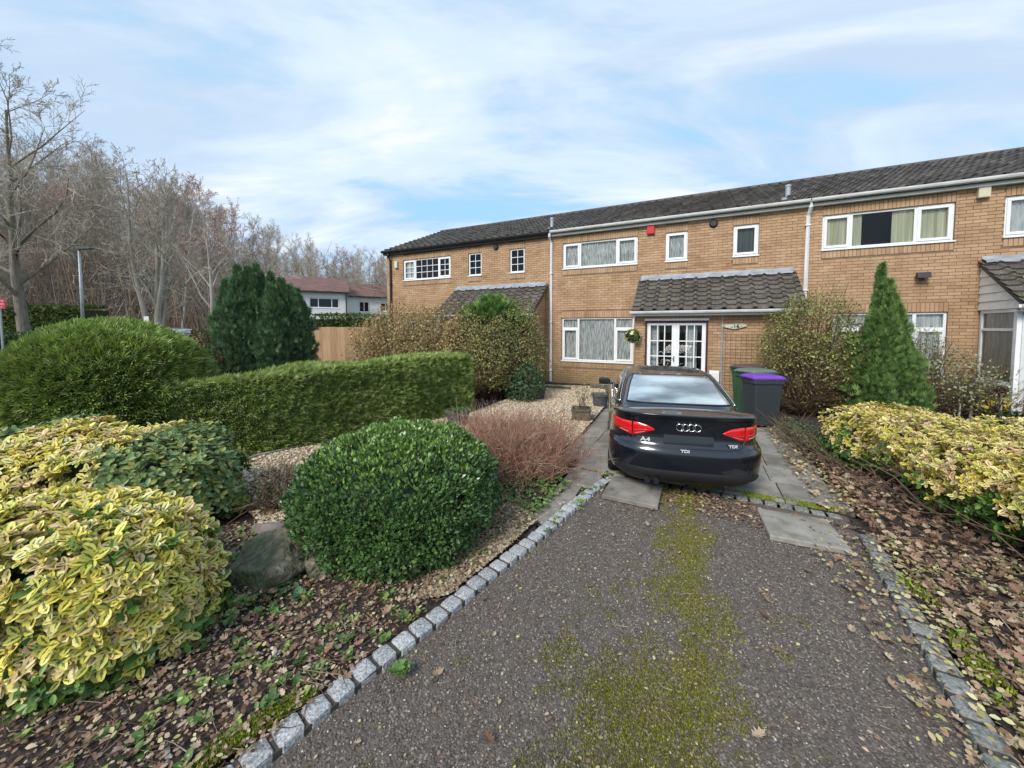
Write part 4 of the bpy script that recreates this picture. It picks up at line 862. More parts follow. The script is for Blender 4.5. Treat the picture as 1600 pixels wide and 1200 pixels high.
    def lamp_patch(name, m, u0, u1, zl, zh, off, s, n=26, k=8, par=None):
        V = []
        for i in range(n + 1):
            u = u0 + (u1 - u0) * i / n; a, b_ = zl(u), zh(u)
            for j in range(k + 1):
                e = off * (1 if 0 < j < k and 0 < i < n else 0.1); V.append(S_body(u, a + (b_ - a) * j / k, e))
        V = np.array(V) * (s, 1, 1); return MB().add(V, grid_faces(n + 1, k + 1, s > 0)).build(name, m, par or parent, smooth=True)
    ux = {x: u_of_x(x) for x in (.38, .47, .60, .655, .67, .86)}; uo = ux[.86] + .20
    zt = lambda u: float(np.interp(u, [ux[.38], ux[.47], ux[.60], uo - .06, uo], [.862, .905, .925, .920, .875])); zb_ = lambda u: float(np.interp(u, [ux[.38], ux[.60], ux[.67], ux[.86], uo], [.848, .770, .762, .792, .855]))
    for s in (1, -1):
        a = lamp_patch('tail_lamp', P_RED, ux[.38], ux[.655], zb_, zt, .014, s); b_ = lamp_patch('tail_lamp', P_RED, ux[.67], uo, zb_, zt, .014, s)
        for (o, q0, q1) in ((a, .45, .655), (b_, .67, .84)):
            u0, u1 = u_of_x(q0) + .006, u_of_x(q1) - .004
            lamp_patch('lens_band', P_REDD, u0, u1, lambda u: zb_(u) + (zt(u) - zb_(u)) * .22, lambda u: zb_(u) + (zt(u) - zb_(u)) * .46, .018, s, 14, 3, o)
            lamp_patch('reversing_lens', P_WHITE, u0 + .03, u1 - .03, lambda u: zb_(u) + (zt(u) - zb_(u)) * .13, lambda u: zb_(u) + (zt(u) - zb_(u)) * .19, .019, s, 14, 2, o)
    # shut lines, lower valance, reflectors
    sl = MB()
    for s in (1, -1):
        L1 = [S_body(u_of_x(x), z, .002) for x, z in ((.664, .80), (.655, .76), (.62, .70), (.57, .675), (.45, .668), (.3, .666), (.12, .665), (.01, .665))]
        L2 = [S_body(u_of_x(x), z, .002) for x, z in ((.664, .945), (.668, .985), (.67, 1.02))]
        for L_ in (L1, L2): sl.tube([(p[0] * s, p[1], p[2]) for p in L_], .0045, 5)
        sl.tube([(s * (x), y, z) for x, y, z in [S_body(u, .665, .003) for u in np.linspace(u_of_x(.68), u_of_x(.88) + .35, 14)]], .004, 5)
    sl.build('shut_lines', P_TRIM, parent)
    V = []
    n, k = 40, 6
    for i in range(n + 1):
        f = i / n; u = f * (u_of_x(.84)); top = .40 - .06 * sm(.80, 1.0, f) + .025 * sm(.0, .8, f) * 0
        for j in range(k + 1): V.append(S_body(u, .215 + (top - .215) * j / k, .008 if j < k else .001))
    both(V, n + 1, k + 1, 'rear_valance', P_TRIM, parent)
    # bootlid recess for the plate, boot lip
    V = []
    for i in range(2): 
        for x in np.linspace(-.27, .27, 13): p = S_body(u_of_x(max(abs(x), .004)), (.70, .81)[i], .004); V.append((x, p[1], p[2]))
    MB().add(V, [(i, i + 1, 14 + i, 13 + i) for i in range(12)]).build('number_plate_panel', P_PAINT, parent, smooth=True)
    b = MB(); V = []
    for i in range(31):
        x = -.72 + 1.44 * i / 30; p = S_body(u_of_x(max(abs(x), .004)), 1.03, 0); e = .022 * (1 - abs(x / .72) ** 4)
        V += [(x, p[1] - .004, 1.012), (x, p[1] - .012 - e, 1.040 + e * .4), (x, p[1] - .008 - e, 1.048 + e * .5), (x, p[1] + .06, 1.056)]
    b.add(V, [(4 * i + j, 4 * i + 4 + j, 4 * i + 5 + j, 4 * i + 1 + j) for i in range(30) for j in range(3)]).build('boot_lip', paint, parent, smooth=True)
    for s in (1, -1): 
        for x0 in (.44,): 
            pass
    # badge of four linked rings and the letters
    br = MB()
    for q in range(4):
        cx_ = (q - 1.5) * .062; pts_ = []
        for a in np.linspace(0, 2 * pi, 29): p = S_body(u_of_x(max(abs(cx_ + .041 * cos(a)), .004)), .905 + .041 * sin(a), .012); pts_.append((cx_ + .041 * cos(a), p[1], .905 + .041 * sin(a)))
        br.tube(pts_, .0062, 6, False)
    br.build('ring_badge', P_CHROME, parent, smooth=True)
    P_BADGE = flat('silver_letters', (.72, .73, .75), .35, metallic=.2)
    for s_, size, x, z in (('A4', .072, -.475, .735), ('TDI', .047, .475, .715), ('TDI', .045, -.045, .645)):
        p = S_body(u_of_x(abs(x)), z, .006); q1 = S_body(u_of_x(abs(x) + .06), z, .006); ang = math.atan2(q1[1] - p[1], .06) * (1 if x > 0 else -1)
        text(s_, size, P_BADGE, parent, (x, p[1] - .014, z), (radians(90), 0, ang), .004, 'lettering', 1.35, .0015)
    # no aerial fin; seats behind the rear glass are only mottling in its colour
    MB().tube([(-.35, .12, .27), (-.35, .02, .25)], .032, 12).tube([(-.45, .12, .27), (-.45, .02, .25)], .032, 12).build('exhaust', P_TRIM, parent)
YAW = radians(-14.5)
car = thing('parked_car', 'black four door saloon parked tail out before the porch', 'car', (1.96, 4.04, 0.01), YAW)
car.scale = (.955, .955, .955)
make_car(car)

# ------------------------------------------------------------------ wheelie bins
def bin_(label, pos, rz, body, lid, k=1.0):
    t = thing('wheelie_bin', label, 'wheelie bin', pos, rz, None); t.scale = (k * .86, k * .84, k)
    b = MB(); w0, w1, d0, d1, h = .235, .285, .27, .345, .98; n = 6; V = []
    def ring(w, d, z, r=.05): 
        out = []
        for cx_, cy_, a0 in ((w - r, -d + r, -pi / 2), (w - r, d - r, 0), (-w + r, d - r, pi / 2), (-w + r, -d + r, pi)):
            for q in range(5): a = a0 + pi / 2 * q / 4; out.append((cx_ + r * cos(a), cy_ + r * sin(a), z))
        return out
    lv = [(w0, d0, .05), (w0 + .003, d0 + .004, .12), (w1 - .01, d1 - .015, .86), (w1 - .008, d1 - .012, .88), (w1 + .012, d1 + .01, .885), (w1 + .012, d1 + .01, .985)]
    for a, c, z in lv: V += ring(a, c, z)
    b.add(V, [(i * 20 + j, i * 20 + (j + 1) % 20, (i + 1) * 20 + (j + 1) % 20, (i + 1) * 20 + j) for i in range(5) for j in range(20)] + [tuple(range(19, -1, -1))]); b.build('bin_body', body, t)
    l = MB(); V = ring(w1 + .022, d1 + .03, .975, .06) + ring(w1 + .024, d1 + .032, 1.005, .06) + ring(w1 - .02, d1 - .02, 1.04, .08) + ring(w1 - .12, d1 - .12, 1.055, .08)
    l.add(V, [(i * 20 + j, i * 20 + (j + 1) % 20, (i + 1) * 20 + (j + 1) % 20, (i + 1) * 20 + j) for i in range(3) for j in range(20)] + [tuple(60 + i for i in range(20))]); lo = l.build('lid', lid, t, bevel=.004)
    MB().box(-.20, .20, -d1 - .06, -d1 - .02, .985, 1.015).build('lid_grip', lid, lo, bevel=.006)
    MB().tube([(-.25, d1 + .07, .98), (.25, d1 + .07, .98)], .016, 10).box(-.27, -.24, d1, d1 + .08, .93, 1.0).box(.24, .27, d1, d1 + .08, .93, 1.0).build('handle', body, t)
    for s in (-1, 1):
        w = MB().lathe([(.03, -.025), (.085, -.028), (.10, -.02), (.10, .02), (.085, .028), (.03, .025)], 22, (s * .285, d0 + .07, .115), 'x').build('wheel', M['blackpl'], t, smooth=True); MB().lathe([(0, s * .022), (.05, s * .03), (.06, s * .022)], 18, (s * .285, d0 + .07, .115), 'x').build('hub', GREYH, w)
    MB().tube([(-.27, d0 + .01, .10), (.27, d0 + .01, .10)], .012, 8).build('axle', M['galv'], t); return t
GREYH = flat('grey_hub', (.10, .11, .12), .5)
GREY = flat('dark_grey_bin_plastic', (.032, .038, .044), .5); PURP = flat('purple_bin_plastic', (.17, .05, .42), .45); GREEN = flat('green_bin_plastic', (.03, .085, .04), .5); GRN2 = flat('faded_green_bin_lid', (.12, .17, .13), .55); BRWN = flat('brown_bin_lid', (.10, .06, .055), .55)
bin_('dark grey wheelie bin with a purple lid, nearest the parked car', (5.03, 7.42, 0.02), radians(-93), GREY, PURP, .99)
bin_('green wheelie bin with a faded green lid, half hidden behind the purple lidded bin', (5.32, 8.08, 0.02), radians(-76), GREEN, GRN2, 1.03)
bin_('wheelie bin with a brown lid, last one against the porch wall', (5.62, 8.75, 0.02), radians(-70), GREEN, BRWN, 1.05)

# ------------------------------------------------------------------ pots, stones, basket
def pot(label, pos, r, h, m, plant=None, name='plant_pot', n=200):
    t = thing(name, label, 'plant pot', pos); MB().lathe([(0, 0), (r * .72, 0), (r * .78, h * .1), (r * .96, h * .75), (r, h * .85), (r * 1.06, h * .86), (r * 1.06, h), (r * .93, h), (r * .9, h * .86), (0, h * .86)], 28).build('pot', m, t, smooth=False)
    if plant:
        q = np.stack([rng.normal(0, r * .45, n), rng.normal(0, r * .45, n), np.full(n, h * .86)], 1)
        V, Fc, Cc, Uu = stamp(LEAF6, LEAF6F, q, basis(rdirs(n) * .7 + (0, 0, .8), rdirs(n)), np.stack([np.full(n, .03), rng.uniform(.04, .11, n), np.full(n, .05)], 1) , pick(plant, n), LEAF6U); mk('foliage', (V, Fc, Cc, None), M['leaf'], t)
    return t
STONEP = mat('dark_stone_pot', [(.3, (.035, .038, .042)), (.7, (.12, .125, .13))], .9, scale=9, stretch=(1, 1, 5), bump=.02, bscale=14)
GRS = [(.06, .14, .03), (.10, .20, .04)]
p_ = at(713, 672); pot('round dark stone pot with grassy tuft at the end of the clipped hedge', (p_[0], p_[1] + .2, .02), .235, .33, STONEP, GRS)
p_ = at(840, 629); pot('round dark stone pot beside the gravel in front of the olive shrubs', (p_[0], p_[1] + .2, .02), .235, .34, STONEP, GRS)
p_ = at(940, 641); pot('dark stone pot on the gravel, tucked by the left mirror of the car', (p_[0], p_[1] + .15, .02), .20, .36, STONEP, [(.20, .17, .13), (.3, .27, .2)])
p_ = at(834, 612); pot('small terracotta pot at the foot of the shrubs near the white downpipe', (p_[0] , p_[1] + .2, .02), .17, .36, flat('terracotta', (.32, .13, .08), .85), None)
p_ = at(911, 664); sp_ = thing('square_planter', 'square brown planter box with bare sprouting twigs beside the paved path', 'planter', (p_[0], p_[1] + .2, .02), -PHI + .25)
PL = mat('embossed_brown_planter', [(.3, (.05, .04, .025)), (.7, (.17, .14, .09))], .85, scale=14, bump=.03, bscale=22); k = .19
MB().box(-k, k, -k, k, 0, .25).box(-k - .015, k + .015, -k - .015, -k + .02, .25, .29).box(-k - .015, k + .015, k - .02, k + .015, .25, .29).box(-k - .015, -k + .02, -k, k, .25, .29).box(k - .02, k + .015, -k, k, .25, .29).build('planter_box', PL, sp_)
tw = MB(); lv = []
for i in range(26):
    a = rng.uniform(0, 6.28); L_ = rng.uniform(.25, .52); p0 = np.array([rng.uniform(-.1, .1), rng.uniform(-.1, .1), .25]); p1 = p0 + np.array([cos(a) * L_ * .35, sin(a) * L_ * .35, L_]); tw.tube([p0, (p0 + p1) / 2 + rng.normal(0, .02, 3), p1], [.004, .003, .002], 3); lv += [p1 + rng.normal(0, .02, 3) for _ in range(5)]
tw.build('twigs', M['twig'], sp_); lv = np.array(lv); mk('foliage', leaves_on(lv, rdirs(len(lv)), .035, [(.25, .28, .06), (.14, .19, .05)]), M['leaf'], sp_)
def boulder(label, c, r, seed, m, sq=.7, name='boulder', cat='boulder'):
    nu, nv = 90, 50; V = []; rs = np.random.default_rng(seed); planes = [(nrmz(rs.normal(size=3)), rs.uniform(.50, .85)) for _ in range(11)]
    for j in range(nv + 1):
        for i in range(nu): ph = -pi / 2 + pi * j / nv; th = 2 * pi * i / nu; V.append((cos(ph) * cos(th), cos(ph) * sin(th), sin(ph)))
    V = np.array(V)
    for n_, d_ in planes: V *= np.minimum(1, d_ / np.maximum(V @ n_, 1e-3))[:, None].clip(.5, 1)
    V = V * (1 + .05 * fbm(V * 2, .8, seed) + .025 * fbm(V, 3.5, seed + 2) + .012 * fbm(V, 9, seed + 4))[:, None] * np.array(r); Fc = np.array([(j * nu + i, j * nu + (i + 1) % nu, (j + 1) * nu + (i + 1) % nu, (j + 1) * nu + i) for j in range(nv) for i in range(nu)])
    return tag(link(name, npmesh(name, V, Fc, m, smooth=True), None, c), label, cat)
b1 = boulder('large mossy grey brown boulder between the variegated bush and the round box bush', (-1.93, 2.88, .07), (.44, .34, .27), 4, M['rock']); b1.rotation_euler = (.15, -.1, .3)
b2 = boulder('small upright stone wedged between the boulder and the round box bush', (-1.52, 2.90, .08), (.14, .14, .20), 9, M['rock'])
b3 = boulder('flat pinkish stone slab lying behind the mossy boulder', (-2.15, 3.42, .05), (.44, .28, .11), 15, M['rock_pale'], cat='stone')
for i, (px, py, lb) in enumerate(((690, 668, 'pale stone by the foot of the clipped hedge near the pot'), (745, 655, 'small white stone beside the round stone pot by the hedge'))): p = at(px, py); boulder(lb, (p[0], p[1], .06), (.14, .10, .08), 21 + i, M['rock_pale'], name='garden_stone', cat='stone')
# low timber edging and old bricks by the window
for k, (a, b_, z, lb) in enumerate((((825, 607), (890, 612), .14, 'low brown timber edging of the small bed left of the window'), ((922, 610), (946, 612), .2, 'stack of dark old edging stones near the car mirror'))):
    A, B = at(*a), at(*b_); d = B - A; L_ = np.linalg.norm(d[:2]); o = thing('bed_edging', lb, 'edging', (A[0], A[1], 0), math.atan2(d[1], d[0])); n = int(L_ / .24)
    for i in range(n + 1): MB().box(i * .24, i * .24 + .23, -.06, .06, 0, z + rnd.uniform(-.01, .02)).build('edging_block', M['rock'], o, bevel=.012)
# hanging basket
hb = thing('hanging_basket', 'hanging basket of yellow and white flowers left of the porch doors', 'hanging basket', loc(3.05, 1.30, 1.72), -PHI)
MB().tube([(0.05, .10, .75), (.05, .10, .45)], .012, 6).tube([(.05, .10, .73), (-.02, 0, .74), (-.05, -.02, .72)], .01, 6).build('bracket', M['blackpl'], hb)
ch = MB()
for a in (0, 2.1, 4.2): ch.tube([(0, 0, .70), (.15 * cos(a), .15 * sin(a), .05)], .004, 4)
ch.build('chains', M['galv'], hb); MB().lathe([(0, -.14), (.09, -.11), (.14, -.05), (.155, .03)], 18).build('basket', M['twig'], hb)
P, Nn = blob_pts(700, (0, 0, .02), (.21, .21, .18), lump=.1, lf=3, zmin=-1, depth=.3); mk('foliage', leaves_on(P, Nn, .05, [(.05, .12, .02), (.10, .19, .03), (.03, .06, .02)]), M['leaf'], hb)
P, Nn = blob_pts(34, (0, 0, .02), (.23, .23, .20), lump=.1, lf=3, zmin=-1, depth=.05)
PET = np.array([(0, 0, .1)] + [(cos(a) * (.5 if i % 2 else .32), sin(a) * (.5 if i % 2 else .32), 0) for i, a in enumerate(np.linspace(0, 2 * pi, 11)[:-1])]); PETF = np.array([(0, i + 1, (i + 1) % 10 + 1) for i in range(10)])
fms = [npmesh('flower', PET, PETF, M['leaf'], col=np.tile(c_, (11, 1))) for c_ in ((.75, .68, .05), (.8, .78, .35), (.8, .8, .7), (.8, .55, .03))]
for i in range(34): o = link('flower', fms[i % 3], hb, P[i], Vector(Nn[i]).to_track_quat('Z', 'Y').to_euler(), (.12, .12, .12))
# fence
fz = 2.02; fa, fb_ = np.array([-10.6, 17.2]), np.array([-5.9, 17.35]); d = fb_ - fa; L_ = np.linalg.norm(d)
fn = thing('board_fence', 'new pale brown closeboard fence between the dark conifer and the olive shrubs', 'fence', (fa[0], fa[1], 0), math.atan2(d[1], d[0])); bw_ = .165; n = int(L_ / bw_)
fm = npmesh('board', np.array([(0, 0, 0), (bw_ - .004, .018, 0), (bw_ - .004, .018, 1), (0, 0, 1), (0, .03, 0), (bw_ - .004, .03, 0), (bw_ - .004, .03, 1), (0, .03, 1)]), [(0, 1, 2, 3), (3, 2, 6, 7), (4, 0, 3, 7), (1, 5, 6, 2)], M['wood'])
for i in range(n): link('board', fm, fn, (i * bw_, rnd.uniform(-.004, .004), 0), (0, rnd.uniform(-.004, .004), 0), (1, 1, fz + rnd.uniform(-.008, .008)))
for z in (.4, 1.1, 1.8): MB().box(0, L_, .03, .09, z, z + .08).build('rail', M['wood'], fn)
# low brown fence bit behind the conifer
# ------------------------------------------------------------------ planting
def conifer_cloud(P, Nn, size, cols, T=FAN5, TF=FAN5F, sweep=(0, 0, .35), rand=.45, jit=.14, out=.75):
    n = len(P); d = Nn * out + np.array(sweep) + rdirs(n) * rand; nn = rdirs(n) + np.array([0, 0, .8]) + Nn * .3
    return stamp(T, TF, P, basis(d, nn), (size * rng.uniform(.6, 1.35, n)), pick(cols, n, jit))
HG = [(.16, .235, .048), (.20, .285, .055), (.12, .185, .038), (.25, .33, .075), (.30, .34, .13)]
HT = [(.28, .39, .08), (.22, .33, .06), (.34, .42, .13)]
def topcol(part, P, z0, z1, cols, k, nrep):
    """lighter tips at random, more of them high on the plant"""
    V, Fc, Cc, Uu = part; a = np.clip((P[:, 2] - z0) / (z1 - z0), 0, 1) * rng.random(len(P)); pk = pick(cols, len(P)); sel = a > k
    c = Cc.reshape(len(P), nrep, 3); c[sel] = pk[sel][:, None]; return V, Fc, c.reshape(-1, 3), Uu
# rounded end of the conifer hedge
t = thing('rounded_conifer_bush', 'big dome clipped bright green conifer bush at the left end of the hedge', 'conifer bush'); c, r = (-5.9, 5.45, .90), (1.22, .98, 1.12)
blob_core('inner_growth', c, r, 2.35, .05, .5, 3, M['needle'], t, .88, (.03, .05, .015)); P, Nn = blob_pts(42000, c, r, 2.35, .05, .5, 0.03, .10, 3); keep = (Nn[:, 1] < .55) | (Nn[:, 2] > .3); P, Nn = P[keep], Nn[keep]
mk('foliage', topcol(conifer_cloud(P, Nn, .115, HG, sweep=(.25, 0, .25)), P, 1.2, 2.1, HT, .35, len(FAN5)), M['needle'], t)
# the long hedge
t = thing('conifer_hedge', 'long box clipped green conifer hedge behind the gravel bed', 'hedge'); A, Bm, B = np.array([-4.75, 5.0]), np.array([-3.1, 6.25]), np.array([-.95, 8.40]); Hh = 1.36; TK = 1.05
def hp(s):
    q = (1 - s)[:, None] ** 2 * A + 2 * (s * (1 - s))[:, None] * (2 * Bm - .5 * (A + B)) + (s ** 2)[:, None] * B; dq = 2 * (1 - s)[:, None] * ((2 * Bm - .5 * (A + B)) - A) + 2 * s[:, None] * (B - (2 * Bm - .5 * (A + B))); dq = nrmz(dq); return q, np.stack([dq[:, 1], -dq[:, 0]], 1)
def hedge_pts(n, face):
    s = rng.random(n); q, nr_ = hp(s)
    if face == 'front': z = Hh * rng.random(n) ** .95; p = np.column_stack([q, z]); nn = np.column_stack([nr_, np.zeros(n)])
    elif face == 'top': w = rng.random(n) * TK; p = np.column_stack([q - nr_ * w[:, None], np.full(n, Hh)]); nn = np.tile((0., 0., 1.), (n, 1))
    else:
        w = rng.random(n) * TK; e = np.ones(n); q, nr_ = hp(e); p = np.column_stack([q - nr_ * w[:, None], Hh * rng.random(n)]); nn = np.column_stack([-nr_[:, 1] * -1 * -1, nr_[:, 0], np.zeros(n)])
    p[:, 2] *= (1.15 + .22 * s) / Hh
    rd = .10; p = p + nn * (.06 * fbm(p, .55, 8) + .03 * fbm(p, 2.1, 9) - rng.random(n) ** 1.6 * .10)[:, None]
    if face == 'front': tp = np.clip((p[:, 2] - (Hh - rd * 2)) / (rd * 2), 0, 1); p[:, :2] -= nr_ * (tp ** 2 * rd)[:, None]; nn[:, 2] += tp
    return p, nn
a_ = [hedge_pts(42000, 'front'), hedge_pts(16000, 'top'), hedge_pts(6000, 'end')]; P = np.concatenate([x[0] for x in a_]); Nn = nrmz(np.concatenate([x[1] for x in a_]))
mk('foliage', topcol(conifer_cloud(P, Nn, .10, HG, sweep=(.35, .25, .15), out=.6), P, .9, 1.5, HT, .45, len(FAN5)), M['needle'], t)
s = np.linspace(.01, .985, 24); q, nr_ = hp(s); V = []
for i in range(24): 
    for w, z in ((.14, 0), (.14, 1.15 + .22 * s[i] - .18), (.22, 1.15 + .22 * s[i] - .12), (TK - .1, 1.15 + .22 * s[i] - .12), (TK - .1, 0)): V.append((*(q[i] - nr_[i] * w), z))
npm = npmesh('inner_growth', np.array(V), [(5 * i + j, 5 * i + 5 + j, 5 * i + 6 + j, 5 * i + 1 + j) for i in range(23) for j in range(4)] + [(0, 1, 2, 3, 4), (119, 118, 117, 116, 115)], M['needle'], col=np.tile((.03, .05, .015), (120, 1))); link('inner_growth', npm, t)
# box ball
t = thing('box_bush', 'round clipped dark green box bush beside the sett kerb', 'box bush'); c, r = (-1.10, 3.62, .38), (.93, .92, .61)
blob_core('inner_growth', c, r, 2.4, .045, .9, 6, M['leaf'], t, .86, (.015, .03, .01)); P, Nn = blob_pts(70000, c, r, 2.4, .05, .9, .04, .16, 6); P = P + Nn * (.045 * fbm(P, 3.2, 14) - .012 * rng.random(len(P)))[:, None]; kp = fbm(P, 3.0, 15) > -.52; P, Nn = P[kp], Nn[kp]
BX = [(.07, .14, .04), (.10, .18, .05), (.055, .11, .037), (.125, .22, .06), (.085, .155, .06)]
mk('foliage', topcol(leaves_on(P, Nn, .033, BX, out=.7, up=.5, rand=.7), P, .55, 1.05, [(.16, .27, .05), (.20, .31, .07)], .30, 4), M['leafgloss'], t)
# variegated euonymus, three masses
YEL = [(.74, .60, .10), (.80, .66, .16), (.66, .57, .10), (.78, .60, .24), (.74, .52, .28), (.60, .56, .12), (.76, .70, .32), (.74, .64, .18)]
GRN = [(.10, .20, .035), (.14, .24, .05), (.07, .15, .03)]; DGR = [(.12, .20, .07), (.17, .25, .09), (.20, .27, .10), (.36, .36, .10)]
def euonymus(t, c, r, nsh, size, e, seed, gfn, zmin=.05, nobj=0, stemn=60, lump=.12, gcols=GRN, ycols=YEL, kk=7):
    P, Nn = blob_pts(nsh, c, r, e, lump, 1.1, zmin, .16, seed); k = kk; ax = nrmz(Nn + np.array([0, -.1, .45]) + rdirs(nsh) * .35)
    isg = gfn(P, Nn); ref = nrmz(np.cross(ax, rdirs(nsh))); ref2 = np.cross(ax, ref); Pp = []; D = []; NN = []; G = []; tone = pick(ycols, nsh, .10)
    for j in range(k):
        a = 2 * pi * j / k + rng.normal(0, .25, nsh); rise = (.15 + .55 * (j % 2)) + rng.normal(0, .15, nsh); lat = ref * np.cos(a)[:, None] + ref2 * np.sin(a)[:, None]
        Pp.append(P + ax * (.018 * (j % 2)) + rng.normal(0, .006, (nsh, 3))); D.append(lat + ax * rise[:, None]); NN.append(ax - lat * .3)
        G.append(isg)
    Pp = np.concatenate(Pp); D = nrmz(np.concatenate(D)); NN = np.concatenate(NN); G = np.concatenate(G); n = len(Pp)
    col = np.tile(tone, (k, 1)) * (1 + rng.normal(0, .10, (n, 1))); g = pick(gcols, n); col[G] = g[G]; S = size * rng.uniform(.65, 1.2, n); Bs = basis(D, NN); uvs = np.tile(LEAF8U, (n, 1, 1)).astype(float); uvs[G, :, 1] += 2.0
    S3 = np.stack([S * .9, S, S], 1); order = np.argsort(np.linalg.norm(Pp - np.array([0, 0, H]), axis=1))
    vis = order[(Nn[order % nsh] * (np.array([0, 0, H]) - Pp[order])).sum(1) > 0][:nobj] if nobj else np.array([], int); rest = np.setdiff1d(np.arange(n), vis)
    V, Fc, Cc, _ = stamp(LEAF8, LEAF8F, Pp[rest], Bs[rest], S3[rest], col[rest]); o = mk('leaves' if nobj else 'foliage', (V, Fc, Cc, uvs[rest].reshape(-1, 2)), M['varieg'], t, 'stuff' if nobj else None)
    if nobj:
        tm = {}
        for i in vis:
            key = (bool(G[i]), int(i) % 9)
            if key not in tm:
                u_ = LEAF8U.astype(float).copy(); u_[:, 1] += 2.0 if G[i] else 0; tm[key] = npmesh('leaf', LEAF8, LEAF8F, M['varieg'], col=np.tile(col[i], (9, 1)), uv=u_)
            o = link('leaf', tm[key], t); Mx = Matrix([list(Bs[i][0] * 1) + [0], list(Bs[i][1]) + [0], list(Bs[i][2]) + [0], [0, 0, 0, 1]]); 
            o.matrix_world = Matrix.Translation(Vector(Pp[i])) @ Mx @ Matrix.Diagonal((S3[i][0], S3[i][1], S3[i][2], 1))
    st = MB(); cb = np.array([c[0], c[1], 0.0])
    for i in rng.integers(0, nsh, stemn): a = cb + (P[i] - cb) * (.18, .18, 0) + rng.normal(0, .05, 3) * (1, 1, 0); m_ = (a + P[i]) / 2 + rng.normal(0, .06, 3); st.tube([a, m_, P[i]], [.010, .007, .003], 4, False)
    st.build('stems', M['twig'], t)
t = thing('variegated_bush', 'large yellow variegated bush in the near left corner, leaves tinged pink', 'bush')
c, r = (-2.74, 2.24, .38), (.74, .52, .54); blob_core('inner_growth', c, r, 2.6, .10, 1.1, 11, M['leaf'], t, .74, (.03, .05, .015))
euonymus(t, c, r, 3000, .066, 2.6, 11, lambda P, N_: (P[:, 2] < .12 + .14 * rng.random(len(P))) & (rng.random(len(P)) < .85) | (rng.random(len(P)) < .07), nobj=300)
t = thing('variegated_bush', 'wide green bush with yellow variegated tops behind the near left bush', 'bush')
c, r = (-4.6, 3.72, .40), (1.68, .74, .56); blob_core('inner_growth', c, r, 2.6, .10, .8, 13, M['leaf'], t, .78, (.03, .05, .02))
euonymus(t, c, r, 4200, .068, 2.6, 13, lambda P, N_: (fbm(P, .55, 17) + (P[:, 2] - .75) * 1.2 < -.08), nobj=0, gcols=DGR)
# right hand hedge: leafy top, bare stems below
t = thing('variegated_hedge', 'straggly yellow variegated hedge over dead leaves on the right, bare stems below', 'hedge')
parts_ = [((5.32, 5.15, .44), (.68, .62, .42)), ((5.18, 4.30, .50), (.74, .75, .40)), ((5.0, 3.45, .52), (.80, .75, .40)), ((4.82, 2.75, .50), (.80, .65, .38)), ((6.0, 3.6, .56), (.9, 1.2, .36)), ((4.45, 2.25, .40), (.70, .42, .34))]
for i, (c, r) in enumerate(parts_): euonymus(t, c, r, 1150, .052, 3.0, 31 + i, lambda P, N_: (fbm(P, .9, 5) * .3 + (P[:, 2] - .55) < -.16), zmin=(.06 if i == 0 else .14), stemn=85, lump=.2, ycols=[(.72, .57, .15), (.76, .62, .24), (.70, .55, .10), (.72, .48, .28), (.60, .54, .12), (.78, .62, .28)])
euonymus(t, (4.95, 5.2, .28), (.38, .50, .3), 260, .052, 2.4, 44, lambda P, N_: rng.random(len(P)) < .8, zmin=.03, stemn=10)
st = MB()
for i in range(130):
    y = rng.uniform(2.2, 5.5); x = 4.65 + rng.normal(0, .22) ; a = rng.uniform(0, 6.28); L_ = rng.uniform(.35, .75); p0 = np.array([x, y, .02]); p1 = p0 + np.array([cos(a) * .4 - .05, sin(a) * .45, L_ * .55]); p2 = p1 + np.array([cos(a) * .25, sin(a) * .3, L_ * .25]) + rng.normal(0, .08, 3); w = rng.uniform(.004, .013)
    st.tube([p0, (p0 + p1) / 2 + rng.normal(0, .05, 3), p1, p2], [w, w * .8, w * .6, w * .3], 5, False)
st.build('branches', M['twig'], t)
# bare reddish spirea
t = thing('bare_twiggy_shrub', 'low reddish brown bare twiggy shrub between the box bush and the path', 'shrub'); segs = []; n = 2300; c0 = np.array([-.02, 5.45, 0])
base = c0 + np.column_stack([rng.normal(0, .32, n), rng.normal(0, .36, n), np.zeros(n)]); ang = np.arctan2(base[:, 1] - c0[1], base[:, 0] - c0[0]) + rng.normal(0, .5, n); lean = rng.uniform(.15, 1.05, n); L_ = rng.uniform(.36, .78, n) * (1 - .25 * np.clip(lean - .6, 0, 1)); d = np.column_stack([np.cos(ang) * np.sin(lean), np.sin(ang) * np.sin(lean), np.cos(lean)])
def stems(base, d, L_, w, cols, bend=.10, nseg=3):
    n = len(base); V = []; side = nrmz(np.cross(d, rdirs(n))); s2 = np.cross(d, side); pts = []
    bd = rdirs(n) * bend
    for k in range(nseg + 1): f = k / nseg; pts.append(base + d * (L_ * f)[:, None] + bd * (L_ * f * f)[:, None] + rng.normal(0, .008, (n, 3)) * f)
    for k in range(nseg + 1):
        ww = w * (1 - .75 * k / nseg)
        for q in range(3): a = 2 * pi * q / 3; V.append(pts[k] + (side * cos(a) + s2 * sin(a)) * ww[:, None])
    V = np.stack(V, 1); F0 = np.array([(k * 3 + q, k * 3 + (q + 1) % 3, k * 3 + 3 + (q + 1) % 3, k * 3 + 3 + q) for k in range(nseg) for q in range(3)]); nv = (nseg + 1) * 3
    return V.reshape(-1, 3), (F0[None] + (np.arange(n) * nv)[:, None, None]).reshape(-1, 4), np.repeat(pick(cols, n, .15), nv, 0), None, pts
SPC = [(.33, .18, .12), (.42, .26, .18), (.25, .12, .08), (.52, .37, .27), (.38, .20, .14)]
v, f, c_, u_, pts = stems(base, d, L_, np.full(n, .0045), SPC, bend=.26); 
